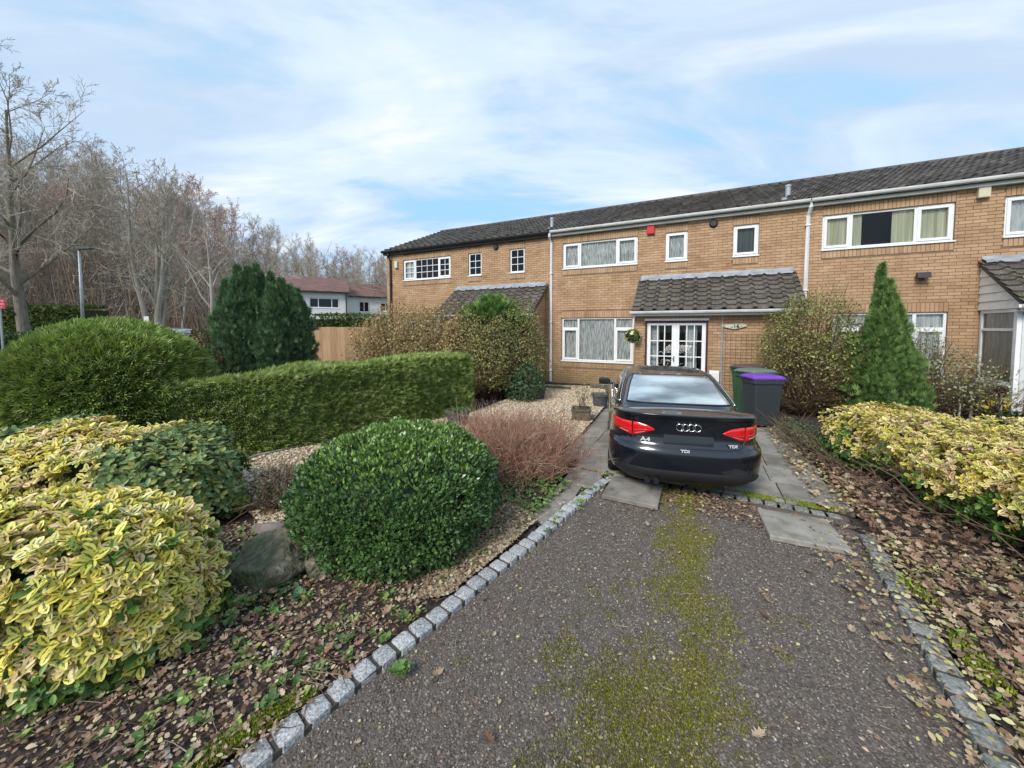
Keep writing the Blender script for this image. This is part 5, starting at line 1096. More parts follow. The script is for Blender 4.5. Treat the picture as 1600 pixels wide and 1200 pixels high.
m2 = 10000; i2 = rng.integers(0, n, m2); k2 = rng.random(m2) * .6 + .35; b2_ = base[i2] + d[i2] * (L_[i2] * k2)[:, None]; d2 = nrmz(d[i2] + rdirs(m2) * 1.0); v2, f2, c2, _, _ = stems(b2_, d2, rng.uniform(.08, .24, m2), np.full(m2, .0028), SPC, nseg=2)
mk('stems', [(v, f, c_, None), (v2, f2, c2, None)], M['spirea'], t)
P = b2_[:700] * (1, 1, .5); mk('foliage', leaves_on(P, rdirs(700), .035, [(.14, .20, .05), (.26, .16, .06)]), M['leaf'], t)
# yew-like dark conifers, many upright plumes
def plume_conifer(t, plumes, size, cols, per, T=FAN5, TF=FAN5F, trunk=True, tips=None):
    parts = []
    for (x, y, z0, h, r) in plumes:
        n = int(per * h * r * 2); f = rng.random(n) ** .8; th = rng.uniform(0, 2 * pi, n); prof = np.sin(np.clip(f * .80 + .2, 0, 1) * pi) ** .6 * (1 - f ** 5); rr = r * prof * (1 + .22 * np.sin(th * 3 + f * 14 + x * 5)) * rng.uniform(.75, 1.05, n)
        lf_ = 1 + .30 * fbm(np.column_stack([np.cos(th) * r, np.sin(th) * r, h * f]), 1.6, x * 3) + .12 * fbm(np.column_stack([np.cos(th) * r, np.sin(th) * r, h * f]), 5, y); rr = rr * lf_; P = np.column_stack([x + rr * np.cos(th), y + rr * np.sin(th), z0 + h * f]); Nn = np.column_stack([np.cos(th), np.sin(th), np.full(n, .25)]); pt = conifer_cloud(P, Nn, size, cols, T, TF, sweep=(0, 0, 1.0), out=.55, rand=.35)
        if tips is not None: pt = topcol(pt, P, z0, z0 + h, tips, .55, len(T))
        parts.append(pt)
    mk('foliage', parts, M['needle'], t)
    if trunk:
        b = MB()
        for (x, y, z0, h, r) in plumes: b.tube([(x, y, 0), (x, y, z0 + h * .8)], [.04 + r * .06, .01], 6)
        b.build('trunk', M['bark'], t)
YC = [(.08, .145, .065), (.105, .185, .075), (.055, .11, .05), (.13, .215, .09)]
t = thing('dark_conifer', 'broad dark green many stemmed conifer left of the wooden fence', 'conifer'); rr_ = random.Random(4); pl_ = []
for i in range(26):
    x = -9.1 + rr_.uniform(-.85, 1.2); y = 13.3 + rr_.uniform(-.7, .9); k = 1 - abs(x + 9.1) / 2.2; pl_.append((x, y, .15, 2.2 + 1.55 * max(.1, k) + rr_.uniform(-.3, .3), rr_.uniform(.34, .52)))
pl_ += [(-9.3, 13.2, .1, 3.85, .55), (-8.1, 13.1, .1, 3.5, .5), (-9.9, 13.2, .1, 3.0, .5), (-10.1, 13.4, .1, 2.5, .4), (-7.75, 13.2, .1, 3.1, .4)]
plume_conifer(t, pl_, .20, YC, 620, tips=[(.14, .23, .10), (.11, .20, .08)])
t = thing('upright_conifer', 'fresh green pointed conifer in front of the right house', 'conifer')
pl_ = [(7.65, 7.75, .05, 3.2, .24), (7.41, 7.6, .05, 2.25, .30), (7.95, 7.6, .05, 2.0, .34), (7.78, 7.4, .05, 1.75, .34), (7.58, 7.5, .05, 2.6, .28), (8.15, 7.8, .05, 1.6, .30), (7.19, 7.85, .05, 1.75, .28), (7.88, 7.9, .05, 2.5, .28), (7.33, 7.4, .05, 1.2, .34), (8.03, 7.4, .05, 1.2, .34)]
pl_ = [(a, b, c, d, e * .84) for a, b, c, d, e in pl_] + [(7.78, 7.7, 1.75, 1.2, .17), (7.52, 7.72, 1.1, 1.15, .2), (7.90, 7.6, 1.35, 1.05, .18)]
plume_conifer(t, pl_, .125, [(.10, .18, .05), (.14, .235, .06), (.075, .14, .04), (.18, .29, .08)], 1300, tips=[(.20, .29, .08), (.16, .25, .07)])
# loose deciduous shrubs
def loose_shrub(t, blobs, nl, size, cols, nst, stemc=M['twig'], seed=1, zmin=.3, depth=.45, lump=.22, top_only=0.0, e=2.0):
    parts = []; b = MB()
    for i, (c, r) in enumerate(blobs):
        n = int(nl * r[0] * r[2]); P, Nn = blob_pts(n, c, r, e, lump, .9, zmin, depth, seed + i)
        if top_only: keep = rng.random(len(P)) < np.clip((P[:, 2] - c[2] + r[2] * top_only) / r[2], .12, 1); P, Nn = P[keep], Nn[keep]
        parts.append(leaves_on(P, Nn, size, cols, out=.4, up=.3, rand=1.0, jit=.2)); cb = np.array([c[0], c[1], 0])
        P, Nn = blob_pts(nst, c, np.array(r) * .97, e, lump, .9, zmin, .1, seed + i)
        bs = cb + (P - cb) * (.25, .25, 0) * rng.random((nst, 1)); dd = P - bs; LL = np.linalg.norm(dd, axis=1); v, f, c_, u_, pts = stems(bs, nrmz(dd), LL, np.full(nst, .011), [(.12, .075, .05), (.17, .11, .075), (.09, .055, .04)], bend=.12, nseg=4)
        parts_s.append((v, f, c_, None)); m2 = nst * 5; i2 = rng.integers(0, nst, m2); k2 = rng.uniform(.45, 1, m2); bb_ = bs[i2] + dd[i2] * k2[:, None]; v, f, c_, _, _ = stems(bb_, nrmz(nrmz(dd[i2]) + rdirs(m2) * .8), rng.uniform(.12, .38, m2), np.full(m2, .005), [(.16, .10, .06), (.22, .15, .09)], nseg=2); parts_s.append((v, f, c_, None))
    mk('foliage', parts, M['leaf'], t)
parts_s = []
t = thing('olive_shrub', 'wide olive and brown twiggy shrub in front of the left house', 'shrub')
OLV = [(.30, .23, .08), (.37, .27, .11), (.20, .20, .065), (.44, .33, .16), (.32, .18, .08)]
loose_shrub(t, [((-3.8, 12.3, 1.25), (1.55, 1.1, 1.40)), ((-2.4, 11.6, 1.25), (1.35, 1.1, 1.40)), ((-1.3, 10.7, 1.1), (1.1, 1.0, 1.35))], 9500, .055, OLV, 220, seed=3)
mk('stems', parts_s, M['spirea'], t); blob_core('inner_growth', (-2.6, 11.7, 1.05), (2.0, .7, .95), 2, .2, .8, 2, M['leaf'], t, .72, (.10, .08, .03)); parts_s = []
t = thing('mixed_shrub', 'tall olive green shrub at the right end by the white downpipe', 'shrub'); loose_shrub(t, [((.05, 10.75, 1.3), (.98, .95, 1.60)), ((-.6, 10.2, 1.1), (.85, .8, 1.30))], 10500, .05, [(.21, .23, .065), (.27, .22, .08), (.14, .20, .05), (.32, .30, .12)], 200, seed=9)
mk('stems', parts_s, M['spirea'], t); blob_core('inner_growth', (-.15, 10.6, 1.1), (.7, .7, 1.1), 2, .2, .8, 2, M['leaf'], t, .8, (.04, .045, .02)); parts_s = []
t = thing('green_conifer', 'loose bright green conifer top rising out of the olive shrubs', 'conifer')
P, Nn = blob_pts(5200, (-.55, 10.75, 2.05), (.88, .6, .85), 2.0, .22, .9, .5, .5, 71); mk('foliage', topcol(conifer_cloud(P, Nn, .17, [(.10, .19, .045), (.13, .24, .06), (.07, .14, .035)], sweep=(.1, 0, .4), rand=.6), P, 1.8, 3.0, [(.2, .33, .08)], .4, len(FAN5)), M['needle'], t); MB().tube([(-.55, 10.9, 0), (-.55, 10.9, 2.2)], [.06, .02], 6).build('trunk', M['bark'], t)
t = thing('glossy_shrub', 'small glossy dark green shrub at the foot of the tall olive shrub', 'shrub'); parts_s = []; loose_shrub(t, [((.35, 9.75, .45), (.5, .4, .55))], 9000, .06, [(.04, .10, .04), (.07, .14, .06)], 30, zmin=.05, seed=12); mk('stems', parts_s, M['spirea'], t); parts_s = []
t = thing('budding_shrub', 'round brown stemmed shrub with pale green shoots beside the wheelie bins', 'shrub')
BUD = [(.27, .29, .08), (.20, .23, .06), (.34, .33, .12), (.15, .16, .05)]
loose_shrub(t, [((6.85, 8.55, 1.45), (1.02, .95, 1.36)), ((7.3, 8.2, 1.0), (.7, .7, .95)), ((6.6, 8.3, .95), (.75, .7, .9))], 9800, .048, BUD, 330, seed=21, zmin=.1, depth=.35, top_only=.5)
mk('stems', parts_s, M['spirea'], t); parts_s = []
t = thing('thin_shrub', 'sparse pale green twiggy shrub under the right house window, behind the conifer', 'shrub')
loose_shrub(t, [((9.6, 8.3, .8), (1.0, .8, .75)), ((10.4, 8.0, .6), (.9, .7, .55)), ((9.2, 8.3, 1.2), (.55, .5, .8))], 3000, .05, [(.24, .27, .10), (.18, .22, .08), (.30, .31, .15), (.33, .36, .28)], 110, seed=25, zmin=.1, depth=.6); mk('stems', parts_s, M['spirea'], t); parts_s = []
t = thing('small_shrub', 'small grey green shrub at the foot of the hedge, right of the slabs', 'shrub'); loose_shrub(t, [((4.85, 6.0, .2), (.4, .55, .22)), ((5.3, 6.8, .15), (.35, .35, .16))], 14000, .035, [(.07, .11, .06), (.12, .14, .06), (.05, .08, .04)], 20, zmin=.02, seed=28); mk('stems', parts_s, M['spirea'], t); parts_s = []
t = thing('small_shrub', 'little dark heather like shrub on the gravel behind the boulder', 'shrub'); loose_shrub(t, [((-2.45, 3.95, .22), (.42, .28, .26))], 9000, .035, [(.05, .075, .03), (.09, .08, .04), (.10, .06, .04)], 40, zmin=.02, seed=29); mk('stems', parts_s, M['spirea'], t); parts_s = []
t = thing('laurel_shrub', 'dark shrub with reddish leaves left of the dark conifer', 'shrub'); loose_shrub(t, [((-10.4, 12.4, .9), (.9, .7, .95))], 4500, .08, [(.07, .12, .035), (.16, .10, .05), (.22, .08, .05), (.10, .15, .04)], 50, zmin=.05, seed=33); mk('stems', parts_s, M['spirea'], t); parts_s = []
# spreading juniper
t = thing('spreading_juniper', 'flat spreading dark green juniper behind the right hedge', 'juniper'); n = 9000; P = np.column_stack([rng.uniform(6.1, 11, n), rng.uniform(5.0, 7.0, n), np.zeros(n)]); P[:, 2] = .18 + .14 * fbm(P, .7, 3) + rng.random(n) * .12
mk('foliage', conifer_cloud(P, np.tile((-.6, -.5, .25), (n, 1)), .21, [(.05, .10, .03), (.08, .14, .04), (.035, .07, .025)], sweep=(-.5, -.2, .1), rand=.35), M['needle'], t)
# daffodil patch, bare sapling, white stems by the bay
t = thing('flower_clump', 'clump of small yellow flowers under the bay window', 'flowers'); n = 60; P = np.column_stack([rng.uniform(9.9, 11.0, n), rng.uniform(7.6, 8.1, n), rng.uniform(.28, .5, n)]); 
for i in range(n): o = link('flower', fms[3 if i % 2 else 0], t, P[i], Vector(rdirs(1)[0] + (0, -1, .8)).to_track_quat('Z', 'Y').to_euler(), (.09, .09, .09))

v, f, c_, u_, _ = stems(P * (1, 1, 0), np.tile((0., 0., 1.), (n, 1)), P[:, 2], np.full(n, .005), GRN); mk('stems', (v, f, c_, None), M['leaf'], t)
t = thing('bare_sapling', 'thin bare sapling against the brick of the right house', 'sapling'); q = loc(8.45, 1.2); b = MB(); b.tube([(q[0], q[1], 0), (q[0] + .03, q[1], 1.5), (q[0] - .03, q[1], 2.9), (q[0] - .02, q[1], 3.9)], [.022, .018, .012, .004], 6)
for z, dx, dz in ((2.75, .22, .2), (2.95, -.15, .1), (2.2, .28, .5), (2.6, .35, .9), (3.2, -.25, .45), (2.4, -.3, .4)): b.tube([(q[0], q[1], z), (q[0] + dx * .5, q[1], z + dz * .35), (q[0] + dx, q[1], z + dz)], [.010, .007, .003], 4)
b.build('trunk', mat('pale_bark', [(.3, (.25, .23, .18)), (.7, (.42, .40, .34))], .8), t)
for i, (px, py, zz, lb) in enumerate(((1515, 655, .55, 'short pale bare stem in front of the bay, beside the yellow flowers'), (1578, 662, .75, 'leaning white birch like stem by the foot of the white post'), (1562, 660, .6, 'upright cut pale stem just left of the leaning stem by the post'), (1497, 655, .35, 'shortest pale stake left of the yellow flowers'))):
    p = at(px, py); t = thing('cut_sapling', lb, 'stem', (p[0], p[1], 0)); dx = (.05, .28, 0, .03)[i]; MB().tube([(0, 0, 0), (dx * .5 + .01, 0, zz * .5), (dx, 0, zz)], [.022, .018, .010], 6).build('trunk', mat('white_bark', [(.3, (.35, .33, .28)), (.7, (.62, .60, .55))], .8), t); MB().tube([(dx * .5, 0, zz * .5), (dx * .5 + .1, 0, zz * .72)], [.008, .004], 4).build('twig', M['twig'], t)

# ------------------------------------------------------------------ bare trees
def bare_tree_mesh(seed, h, spread=.35, first=.25, r0=.22, levels=4, nch=(9, 6, 5, 4), up=.35, multi=1, twigL=1.0, sides=(7, 5, 3, 3), ang=(.75, .8, .8, .8), minr=.012):
    r = random.Random(seed); TV = []; TF_ = []; WV = []; WF = []
    def tube(P, R, k, V, Fs):
        b = len(V); n = len(P)
        for i, p in enumerate(P):
            d = (P[min(i + 1, n - 1)] - P[max(i - 1, 0)]).normalized(); a = d.orthogonal().normalized(); c = d.cross(a)
            for j in range(k): t_ = 2 * pi * j / k; V.append(tuple(p + (a * cos(t_) + c * sin(t_)) * R[i]))
        for i in range(n - 1):
            for j in range(k): Fs.append((b + i * k + j, b + i * k + (j + 1) % k, b + (i + 1) * k + (j + 1) % k, b + (i + 1) * k + j))
    def grow(p, d, L, rad, lv):
        n = (8, 5, 4, 3, 3)[lv]; P = [p]; R = [rad]; dd = d.copy()
        for i in range(n):
            dd = (dd + Vector((r.gauss(0, 1), r.gauss(0, 1), r.gauss(0, 1))) * (.035, .10, .14, .16, .16)[lv] + Vector((0, 0, up * (.10, .10, .08, .05, .04)[lv]))).normalized(); P.append(P[-1] + dd * (L / n)); R.append(max(rad * (1 - (i + 1) / n * .86), minr * .5))
        if lv <= 1: tube(P, R, sides[lv], TV, TF_)
        else: tube(P, R, 3, WV, WF)
        if lv >= levels: return
        for q in range(nch[lv]):
            f = (first if lv == 0 else .22) + (1 - (first if lv == 0 else .22)) * (q + r.random()) / nch[lv]; f = min(f, .99); i = min(int(f * n), n - 1); t_ = f * n - i; pos = P[i].lerp(P[i + 1], t_); td = (P[i + 1] - P[i]).normalized()
            a = ang[lv] * r.uniform(.6, 1.2) * (1 - .35 * f if lv == 0 else 1); sd_ = td.orthogonal().normalized(); sd_.rotate(Matrix.Rotation(r.uniform(0, 2 * pi), 3, td)); nd = (td * cos(a) + sd_ * sin(a)).normalized()
            LL = L * ((spread * 1.15) if lv == 0 else .50) * (1.15 - .75 * f if lv == 0 else 1.0 - .4 * f) * r.uniform(.7, 1.2) * (twigL if lv >= 2 else 1); grow(pos, nd, LL, max(rad * (1 - f * .8) * (.5 if lv == 0 else .55), minr), lv + 1)
    for m_ in range(multi):
        a = 2 * pi * m_ / max(multi, 1) + r.random(); tilt = 0.0 if multi == 1 else r.uniform(.05, .17); grow(Vector((cos(a) * tilt * .6, sin(a) * tilt * .6, 0)), Vector((cos(a) * sin(tilt), sin(a) * sin(tilt), cos(tilt))), h * (1 if multi == 1 else r.uniform(.75, 1)), r0, 0)
    return (np.array(TV), np.array(TF_)), (np.array(WV), np.array(WF))
def tree_from(meshes, label, pos, rz, sc_, mt, mw, group=None, cat='tree', name='bare_tree'):
    t = thing(name, label, cat, pos, rz, group); t.scale = sc_; link('trunk', meshes[0], t); link('crown', meshes[1], t); return t
def tm_(seed, mt, mw, **k):
    a, b = bare_tree_mesh(seed, **k); return npmesh('trunk', a[0], a[1], mt, smooth=True), npmesh('crown', b[0], b[1], mw)
# the big tree on the left, the many stemmed one, and a spreading one
def P3(px, Z): return ((px - 800) / F * Z, Z, 0)
big = tm_(3, M['bark_tree'], M['twig_far'], h=17, spread=.50, first=.16, r0=.36, nch=(18, 8, 7, 5), minr=.016, up=.5, ang=(.95, .8, .8, .8)); tree_from(big, 'tall spreading bare tree at the far left beside the lamp post', P3(40, 27), .4, (1, 1, 1), None, None)
off = tm_(8, M['bark_far'], M['twig_far'], h=9.5, spread=.62, first=.35, r0=.14, nch=(12, 7, 6, 4), minr=.009, up=.25, ang=(1.25, .8, .8, .8)); tree_from(off, 'bare tree at the left edge whose long thin branches reach into the sky', P3(-165, 14), 2.6, (1, 1, 1), None, None)
ms_ = tm_(12, M['bark_far'], M['twig_far'], h=14.5, spread=.42, first=.22, r0=.26, nch=(10, 7, 5, 4), minr=.018, multi=4, up=.65); tree_from(ms_, 'pale many stemmed bare tree above the middle of the dome bush', P3(243, 31), .4, (1, 1, 1), None, None)
red = tm_(15, M['bark_far'], M['twig_red'], h=16, spread=.45, first=.25, r0=.22, nch=(12, 7, 6, 4), minr=.022, up=.45); tree_from(red, 'bare tree with reddish budding crown behind the many stemmed tree', P3(285, 40), 1.0, (1, 1, 1.0), None, None)
spd = tm_(19, M['bark_far'], M['twig_far'], h=8.5, spread=.75, first=.2, r0=.20, nch=(9, 6, 5, 3), minr=.014, up=.3, ang=(1.0, .8, .8, .8)); tree_from(spd, 'low wide bare tree with crooked pale limbs left of the dark conifer', P3(332, 27), 2.0, (1, 1, 1), None, None)
wood = [tm_(50 + i, M['bark_far'], M['twig_far'] if i != 2 else M['twig_red'], h=20, spread=.30, first=.16, r0=.15, nch=(24, 7, 6, 4), minr=.017, up=.75, twigL=1.25, ang=(.55, .6, .7, .7), sides=(5, 3, 3, 3)) for i in range(6)]
wr_ = random.Random(77); cnt = 0
for row, (z0, z1, hh, n) in enumerate(((36, 84, 1.0, 22), (42, 96, 1.08, 24), (52, 108, 1.18, 26), (64, 125, 1.28, 26))):
    for i in range(n):
        f = (i + wr_.random()) / n; px = -60 + f * 740; Z = z0 + (z1 - z0) * f ** 1.4; topy = np.interp(px, [-60, 100, 250, 350, 450, 600, 700], [215, 238, 262, 318, 368, 398, 405]); hgt = (511.6 - topy) / F * Z + 2 - row * .0; sc_ = hgt / 22.5 * wr_.uniform(.80, 1.03)
        p = P3(px, Z); tree_from(wood[wr_.randrange(6)], 'slender bare tree in the wood behind the gardens', p, wr_.uniform(0, 6.28), (sc_ * wr_.uniform(.8, 1.1), sc_ * wr_.uniform(.8, 1.1), sc_), None, None, group='trees of the bare wood'); cnt += 1
# understorey of the wood
n = 6500; Zs = rng.uniform(38, 125, n); pxs = rng.uniform(-120, 700, n); bs = np.column_stack([(pxs - 800) / F * Zs, Zs, np.zeros(n)]); v, f, c_, _, _ = stems(bs, nrmz(rdirs(n) * .35 + (0, 0, 1)), np.interp(pxs, [0, 300, 450, 700], [17, 15, 11, 8]) * rng.uniform(.25, 1, n), np.full(n, .05), [(.25, .19, .14), (.31, .25, .19), (.20, .15, .11)], nseg=3)
n2 = 26000; i2 = rng.integers(0, n, n2); Lb = rng.uniform(.8, 3, n2); v2, f2, c2, _, _ = stems(bs[i2] + np.column_stack([rng.normal(0, .6, n2), rng.normal(0, .6, n2), rng.uniform(.3, 9, n2)]), nrmz(rdirs(n2) + (0, 0, .5)), Lb, np.full(n2, .03), [(.28, .21, .15), (.33, .26, .20)], nseg=2)
tag(mk('undergrowth', [(v, f, c_, None), (v2, f2, c2, None)], M['spirea']), kind='stuff')
# evergreen spots in the wood
for i, (px, Z, h, w, lb) in enumerate(((528, 60, 10, 5, 'dark evergreen tree above the roof of the white house'), (410, 85, 9, 4, 'ivy clad dark tree in the wood left of the white house roof'))):
    p = P3(px, Z); t = thing('evergreen_tree', lb, 'tree', (0, 0, 0)); P, Nn = blob_pts(2600, (p[0], p[1], h * .55), (w / 2, w / 2, h * .5), 2, .25, .12, .5, .4, 60 + i); mk('crown', leaves_on(P, Nn, .55, [(.035, .07, .025), (.06, .11, .035)]), M['leaf'], t); MB().tube([(p[0], p[1], 0), (p[0], p[1], h * .7)], [.25, .1], 6).build('trunk', M['bark'], t)

# ------------------------------------------------------------------ far things on the left
def far_hedge(label, x0, x1, y0, y1, h, cols, size, n, name='far_hedge'):
    t = thing(name, label, 'hedge'); n1 = int(n * .7); P = np.column_stack([rng.uniform(x0, x1, n1), np.full(n1, y0), rng.random(n1) * h]); Nn = np.tile((0., -1., .1), (n1, 1)); n2 = n - n1; P2 = np.column_stack([rng.uniform(x0, x1, n2), rng.uniform(y0, y1, n2), np.full(n2, h)])
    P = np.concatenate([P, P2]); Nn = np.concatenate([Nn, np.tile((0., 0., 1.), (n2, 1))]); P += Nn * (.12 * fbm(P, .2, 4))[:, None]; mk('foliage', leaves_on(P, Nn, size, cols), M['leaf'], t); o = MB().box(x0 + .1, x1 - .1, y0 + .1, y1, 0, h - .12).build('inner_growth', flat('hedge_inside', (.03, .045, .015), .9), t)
far_hedge('tall flat green hedge beyond the big bare tree at the far left', -50, -36.2, 31.5, 33.5, 3.6, [(.08, .12, .03), (.11, .15, .04), (.06, .09, .025)], .28, 9000)
far_hedge('low dark hedge in front of the red sign at the left edge', -30, -23.2, 18.4, 19.8, 1.55, [(.04, .08, .03), (.07, .11, .04)], .14, 9000)
far_hedge('low hedge at the edge of the wood behind the dome bush', -22.5, -13, 26, 28, 1.7, [(.07, .10, .035), (.11, .10, .05), (.14, .10, .06)], .2, 7000)
far_hedge('green hedge in front of the white houses', -11.6, -7.0, 21.5, 23.2, 2.6, [(.07, .12, .03), (.12, .16, .05)], .16, 6000)
lp = thing('street_lamp', 'grey street lamp post with a flat lantern left of the dome bush', 'street lamp', P3(131, 19)); MB().tube([(0, 0, 0), (0, 0, 1.2)], [.10, .095], 12).tube([(0, 0, 1.2), (0, 0, 6.0)], [.075, .05], 12).build('post', M['galv'], lp, smooth=True)
MB().prism([(-.10, 5.98), (.0, 6.07), (.65, 6.05), (.70, 6.0), (.62, 5.95), (0, 5.93)], 'y', -.12, .12).build('lantern', flat('grey_lantern', (.08, .085, .09), .5), lp, bevel=.02)
def sign(label, pos, w, h, z, m, rz, txt=None, cat='sign', two=None):
    t = thing('road_sign', label, cat, pos, rz); b = MB(); b.tube([(0, .03, 0), (0, .03, z + h)], .035, 8); b.build('post', M['galv'], t); MB().box(-w / 2, w / 2, -.012, .012, z, z + h).build('board', m, t)
    if txt: 
        for i, (s_, sz, dz) in enumerate(txt): text(s_, sz, M['upvc'], t, (0, -.016, z + h * dz), (radians(90), 0, 0))
    return t
sign('red sign with white lettering on a post at the left edge', P3(2, 15.5), .42, .42, 2.78, flat('red_sign', (.55, .03, .05), .5), .2, [('PRIVATE', .085, .74), ('PARKING', .085, .45), ('ONLY', .085, .16)])
sign('small pale sign on a post in front of the wood', P3(230, 27), .52, .45, 2.35, flat('grey_white_sign', (.6, .6, .62), .5), -.3)
fc = thing('parked_car', 'pale grey car far off at the edge of the wood, mostly hidden by bushes', 'car', P3(305, 30), radians(70)); fc.location[2] = .55; make_car(fc, carmat('silver_paint', (.35, .37, .40)), False)
# white houses beyond
def far_house(label, x0, Z, W, ze, zr, dep, wins, rz=radians(28)):
    t = thing('white_house', label, 'house', (x0, Z, 0), rz); b = MB(); ops = wins
    xs = sorted(set([0, W] + [v for o in ops for v in o[:2]])); zs = sorted(set([0, ze] + [v for o in ops for v in o[2:]]))
    for i in range(len(xs) - 1):
        for j in range(len(zs) - 1):
            xm, zm = (xs[i] + xs[i + 1]) / 2, (zs[j] + zs[j + 1]) / 2
            if any(o[0] < xm < o[1] and o[2] < zm < o[3] for o in ops): continue
            b.add([(xs[i], 0, zs[j]), (xs[i + 1], 0, zs[j]), (xs[i + 1], 0, zs[j + 1]), (xs[i], 0, zs[j + 1])], [(0, 1, 2, 3)])
    b.add([(0, 0, 0), (0, dep, 0), (0, dep, ze), (0, dep / 2, zr), (0, 0, ze), (W, 0, 0), (W, dep, 0), (W, dep, ze), (W, dep / 2, zr), (W, 0, ze)], [(4, 3, 2, 1, 0), (5, 6, 7, 8, 9), (1, 2, 7, 6)]); b.build('wall', M['white_wall'], t)
    rf = MB().add([(-.2, -.3, ze - .08), (W + .2, -.3, ze - .08), (W + .2, dep / 2, zr + .05), (-.2, dep / 2, zr + .05), (-.2, dep + .3, ze - .08), (W + .2, dep + .3, ze - .08), (-.2, -.3, ze - .2), (W + .2, -.3, ze - .2), (W + .2, dep / 2, zr - .07), (-.2, dep / 2, zr - .07)], [(0, 1, 2, 3), (3, 2, 5, 4), (6, 7, 1, 0), (1, 7, 8, 2), (0, 3, 9, 6)]).build('roof', M['red_roof'], t)
    MB().box(-.2, W + .2, -.42, -.3, ze - .2, ze - .08).build('gutter', M['blackpl'], rf)
    MB().tube([(W - .1, -.1, ze - .15), (W - .1, -.1, 0)], .06, 6).build('downpipe', M['blackpl'], t)
    for (a, c, d, e) in ops: window(t, a, c, d, e, y=.05, splits=((c - a) * .3, (c - a) * .75) if c - a > 1.5 else ((c - a) * .5,), sill=True, fs=.08)
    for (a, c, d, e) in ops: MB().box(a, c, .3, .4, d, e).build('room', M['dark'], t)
    return t
far_house('nearer white rendered house with a brown roof right of the dark conifer', -21.9, 30.85, 7.6, 5.3, 6.95, 9, [(4.5, 6.9, 3.75, 4.65)])
far_house('lower white house further back, left of the brick terrace', -17.0, 38, 7.5, 5.3, 6.9, 8, [(1.3, 2.3, 3.6, 4.7), (3.4, 5.2, 3.7, 4.6)])

# ------------------------------------------------------------------ ground cover and litter
def ground_z(P): return 0.03 + 0 * P[:, 0]
DL = [(.26, .165, .105), (.33, .23, .155), (.19, .115, .075), (.40, .30, .21), (.29, .16, .115), (.14, .085, .055), (.46, .36, .25), (.22, .15, .10)]
YL = [(.42, .39, .16), (.52, .48, .27), (.34, .32, .12), (.45, .36, .19)]
def litter(poly, n, size, cols, T, TF, z=.045, zj=.02, tilt=.45, sel=None):
    q = in_area(n, poly)
    if sel is not None: q = q[sel(q)]
    n = len(q); P = np.column_stack([q, z + rng.random(n) * zj]); a = rng.uniform(0, 2 * pi, n); f = np.column_stack([np.cos(a), np.sin(a), rng.normal(0, tilt * .5, n)]); up = np.column_stack([rng.normal(0, tilt, n), rng.normal(0, tilt, n), np.ones(n)])
    S = size * rng.uniform(.55, 1.3, n); return P, basis(f, up), S, pick(cols, n, .15)
SL_T = np.array([(0, 0, 0), (.26, .25, .05), (.33, .58, .10), (.16, .88, .06), (0, 1, .12), (-.16, .88, .10), (-.33, .58, .14), (-.26, .25, .06)]); SL_F = np.array([(0, 1, 2, 7), (2, 3, 6, 7), (3, 4, 5, 6)])
def scat(name, L_, T, TF, m, parent=None): return tag(mk(name, [stamp(T, TF, *x[:3], x[3]) for x in L_], m, parent), kind='stuff')
# right bed: deep oak leaves; the nearest are objects of their own
RB = W2([(6.25, 7.9), (6.25, 9.9), (6.12, 12.2), (8.6, 12.2), (9.2, 9), (9.0, 5.8), (6.45, 4.6), (6.3, 7.0)])
x = litter(RB, 9000, .066, DL, OAK, OAKF, .045, .05, .8); near = np.argsort(np.linalg.norm(x[0] - np.array([0, 0, H]), axis=1)); y_ = litter(W2([(5.6, 8.0), (5.75, 9.2), (5.85, 11.5), (6.3, 11.5), (6.3, 8.0)]), 200, .075, DL, OAK, OAKF, .012, .02)
cand = np.where((x[0][:, 0] < 4.1) & (x[0][:, 1] > 1.4) & (x[0][:, 1] < 4.6))[0]; pick_ = rng.choice(cand, min(300, len(cand)), replace=False); rest = np.setdiff1d(np.arange(len(x[0])), pick_)
scat('leaf_litter', [tuple(a[rest] for a in x), y_], OAK, OAKF, M['litter'], bed_right)
lm = [npmesh('fallen_leaf', OAK * (1 + .0, 1, k_), OAKF, M['litter'], col=np.tile(c_, (17, 1))) for c_, k_ in zip(DL + DL, [1, 1.5, .7, 2, 1, 1.4, 1, 2, .8, 1.2, 1.7, 1, .6, 1.3])]
def leafobj(par, p, B, s_, i):
    o = link('fallen_leaf', lm[i % len(lm)], par); o.matrix_world = Matrix.Translation(Vector(p)) @ Matrix([list(B[0]) + [0], list(B[1]) + [0], list(B[2]) + [0], [0, 0, 0, 1]]) @ Matrix.Diagonal((s_, s_, s_, 1))
for i in pick_: leafobj(bed_right, x[0][i] + (0, 0, .02), x[1][i], x[2][i], i)
SM = [litter(bedR[:6] + [bedR[6], W2([(9, 13.4)])[0], W2([(9, 8)])[0]], 9000, .05, YL + DL[:3], LEAF4, LEAF4F, .05, .02)] if False else [litter(W2([(6.15, 8.2), (6.0, 10.4), (6.05, 12.6), (8.4, 12.6), (8.6, 8.2)]), 7500, .036, YL + DL[:4], LEAF4, LEAF4F, .055, .03), litter(W2([(5.7, 8.3), (5.8, 12.4), (6.3, 12.4), (6.3, 8.3)]), 600, .034, YL + DL[:2], LEAF4, LEAF4F, .045, .02), litter(W2([(5.9, 3), (5.95, 7.7), (6.5, 7.9), (6.6, 3)]), 1500, .05, YL + DL, LEAF4, LEAF4F, .05, .02)]
scat('leaf_litter', SM, SL_T, SL_F, M['litter'], bed_right)
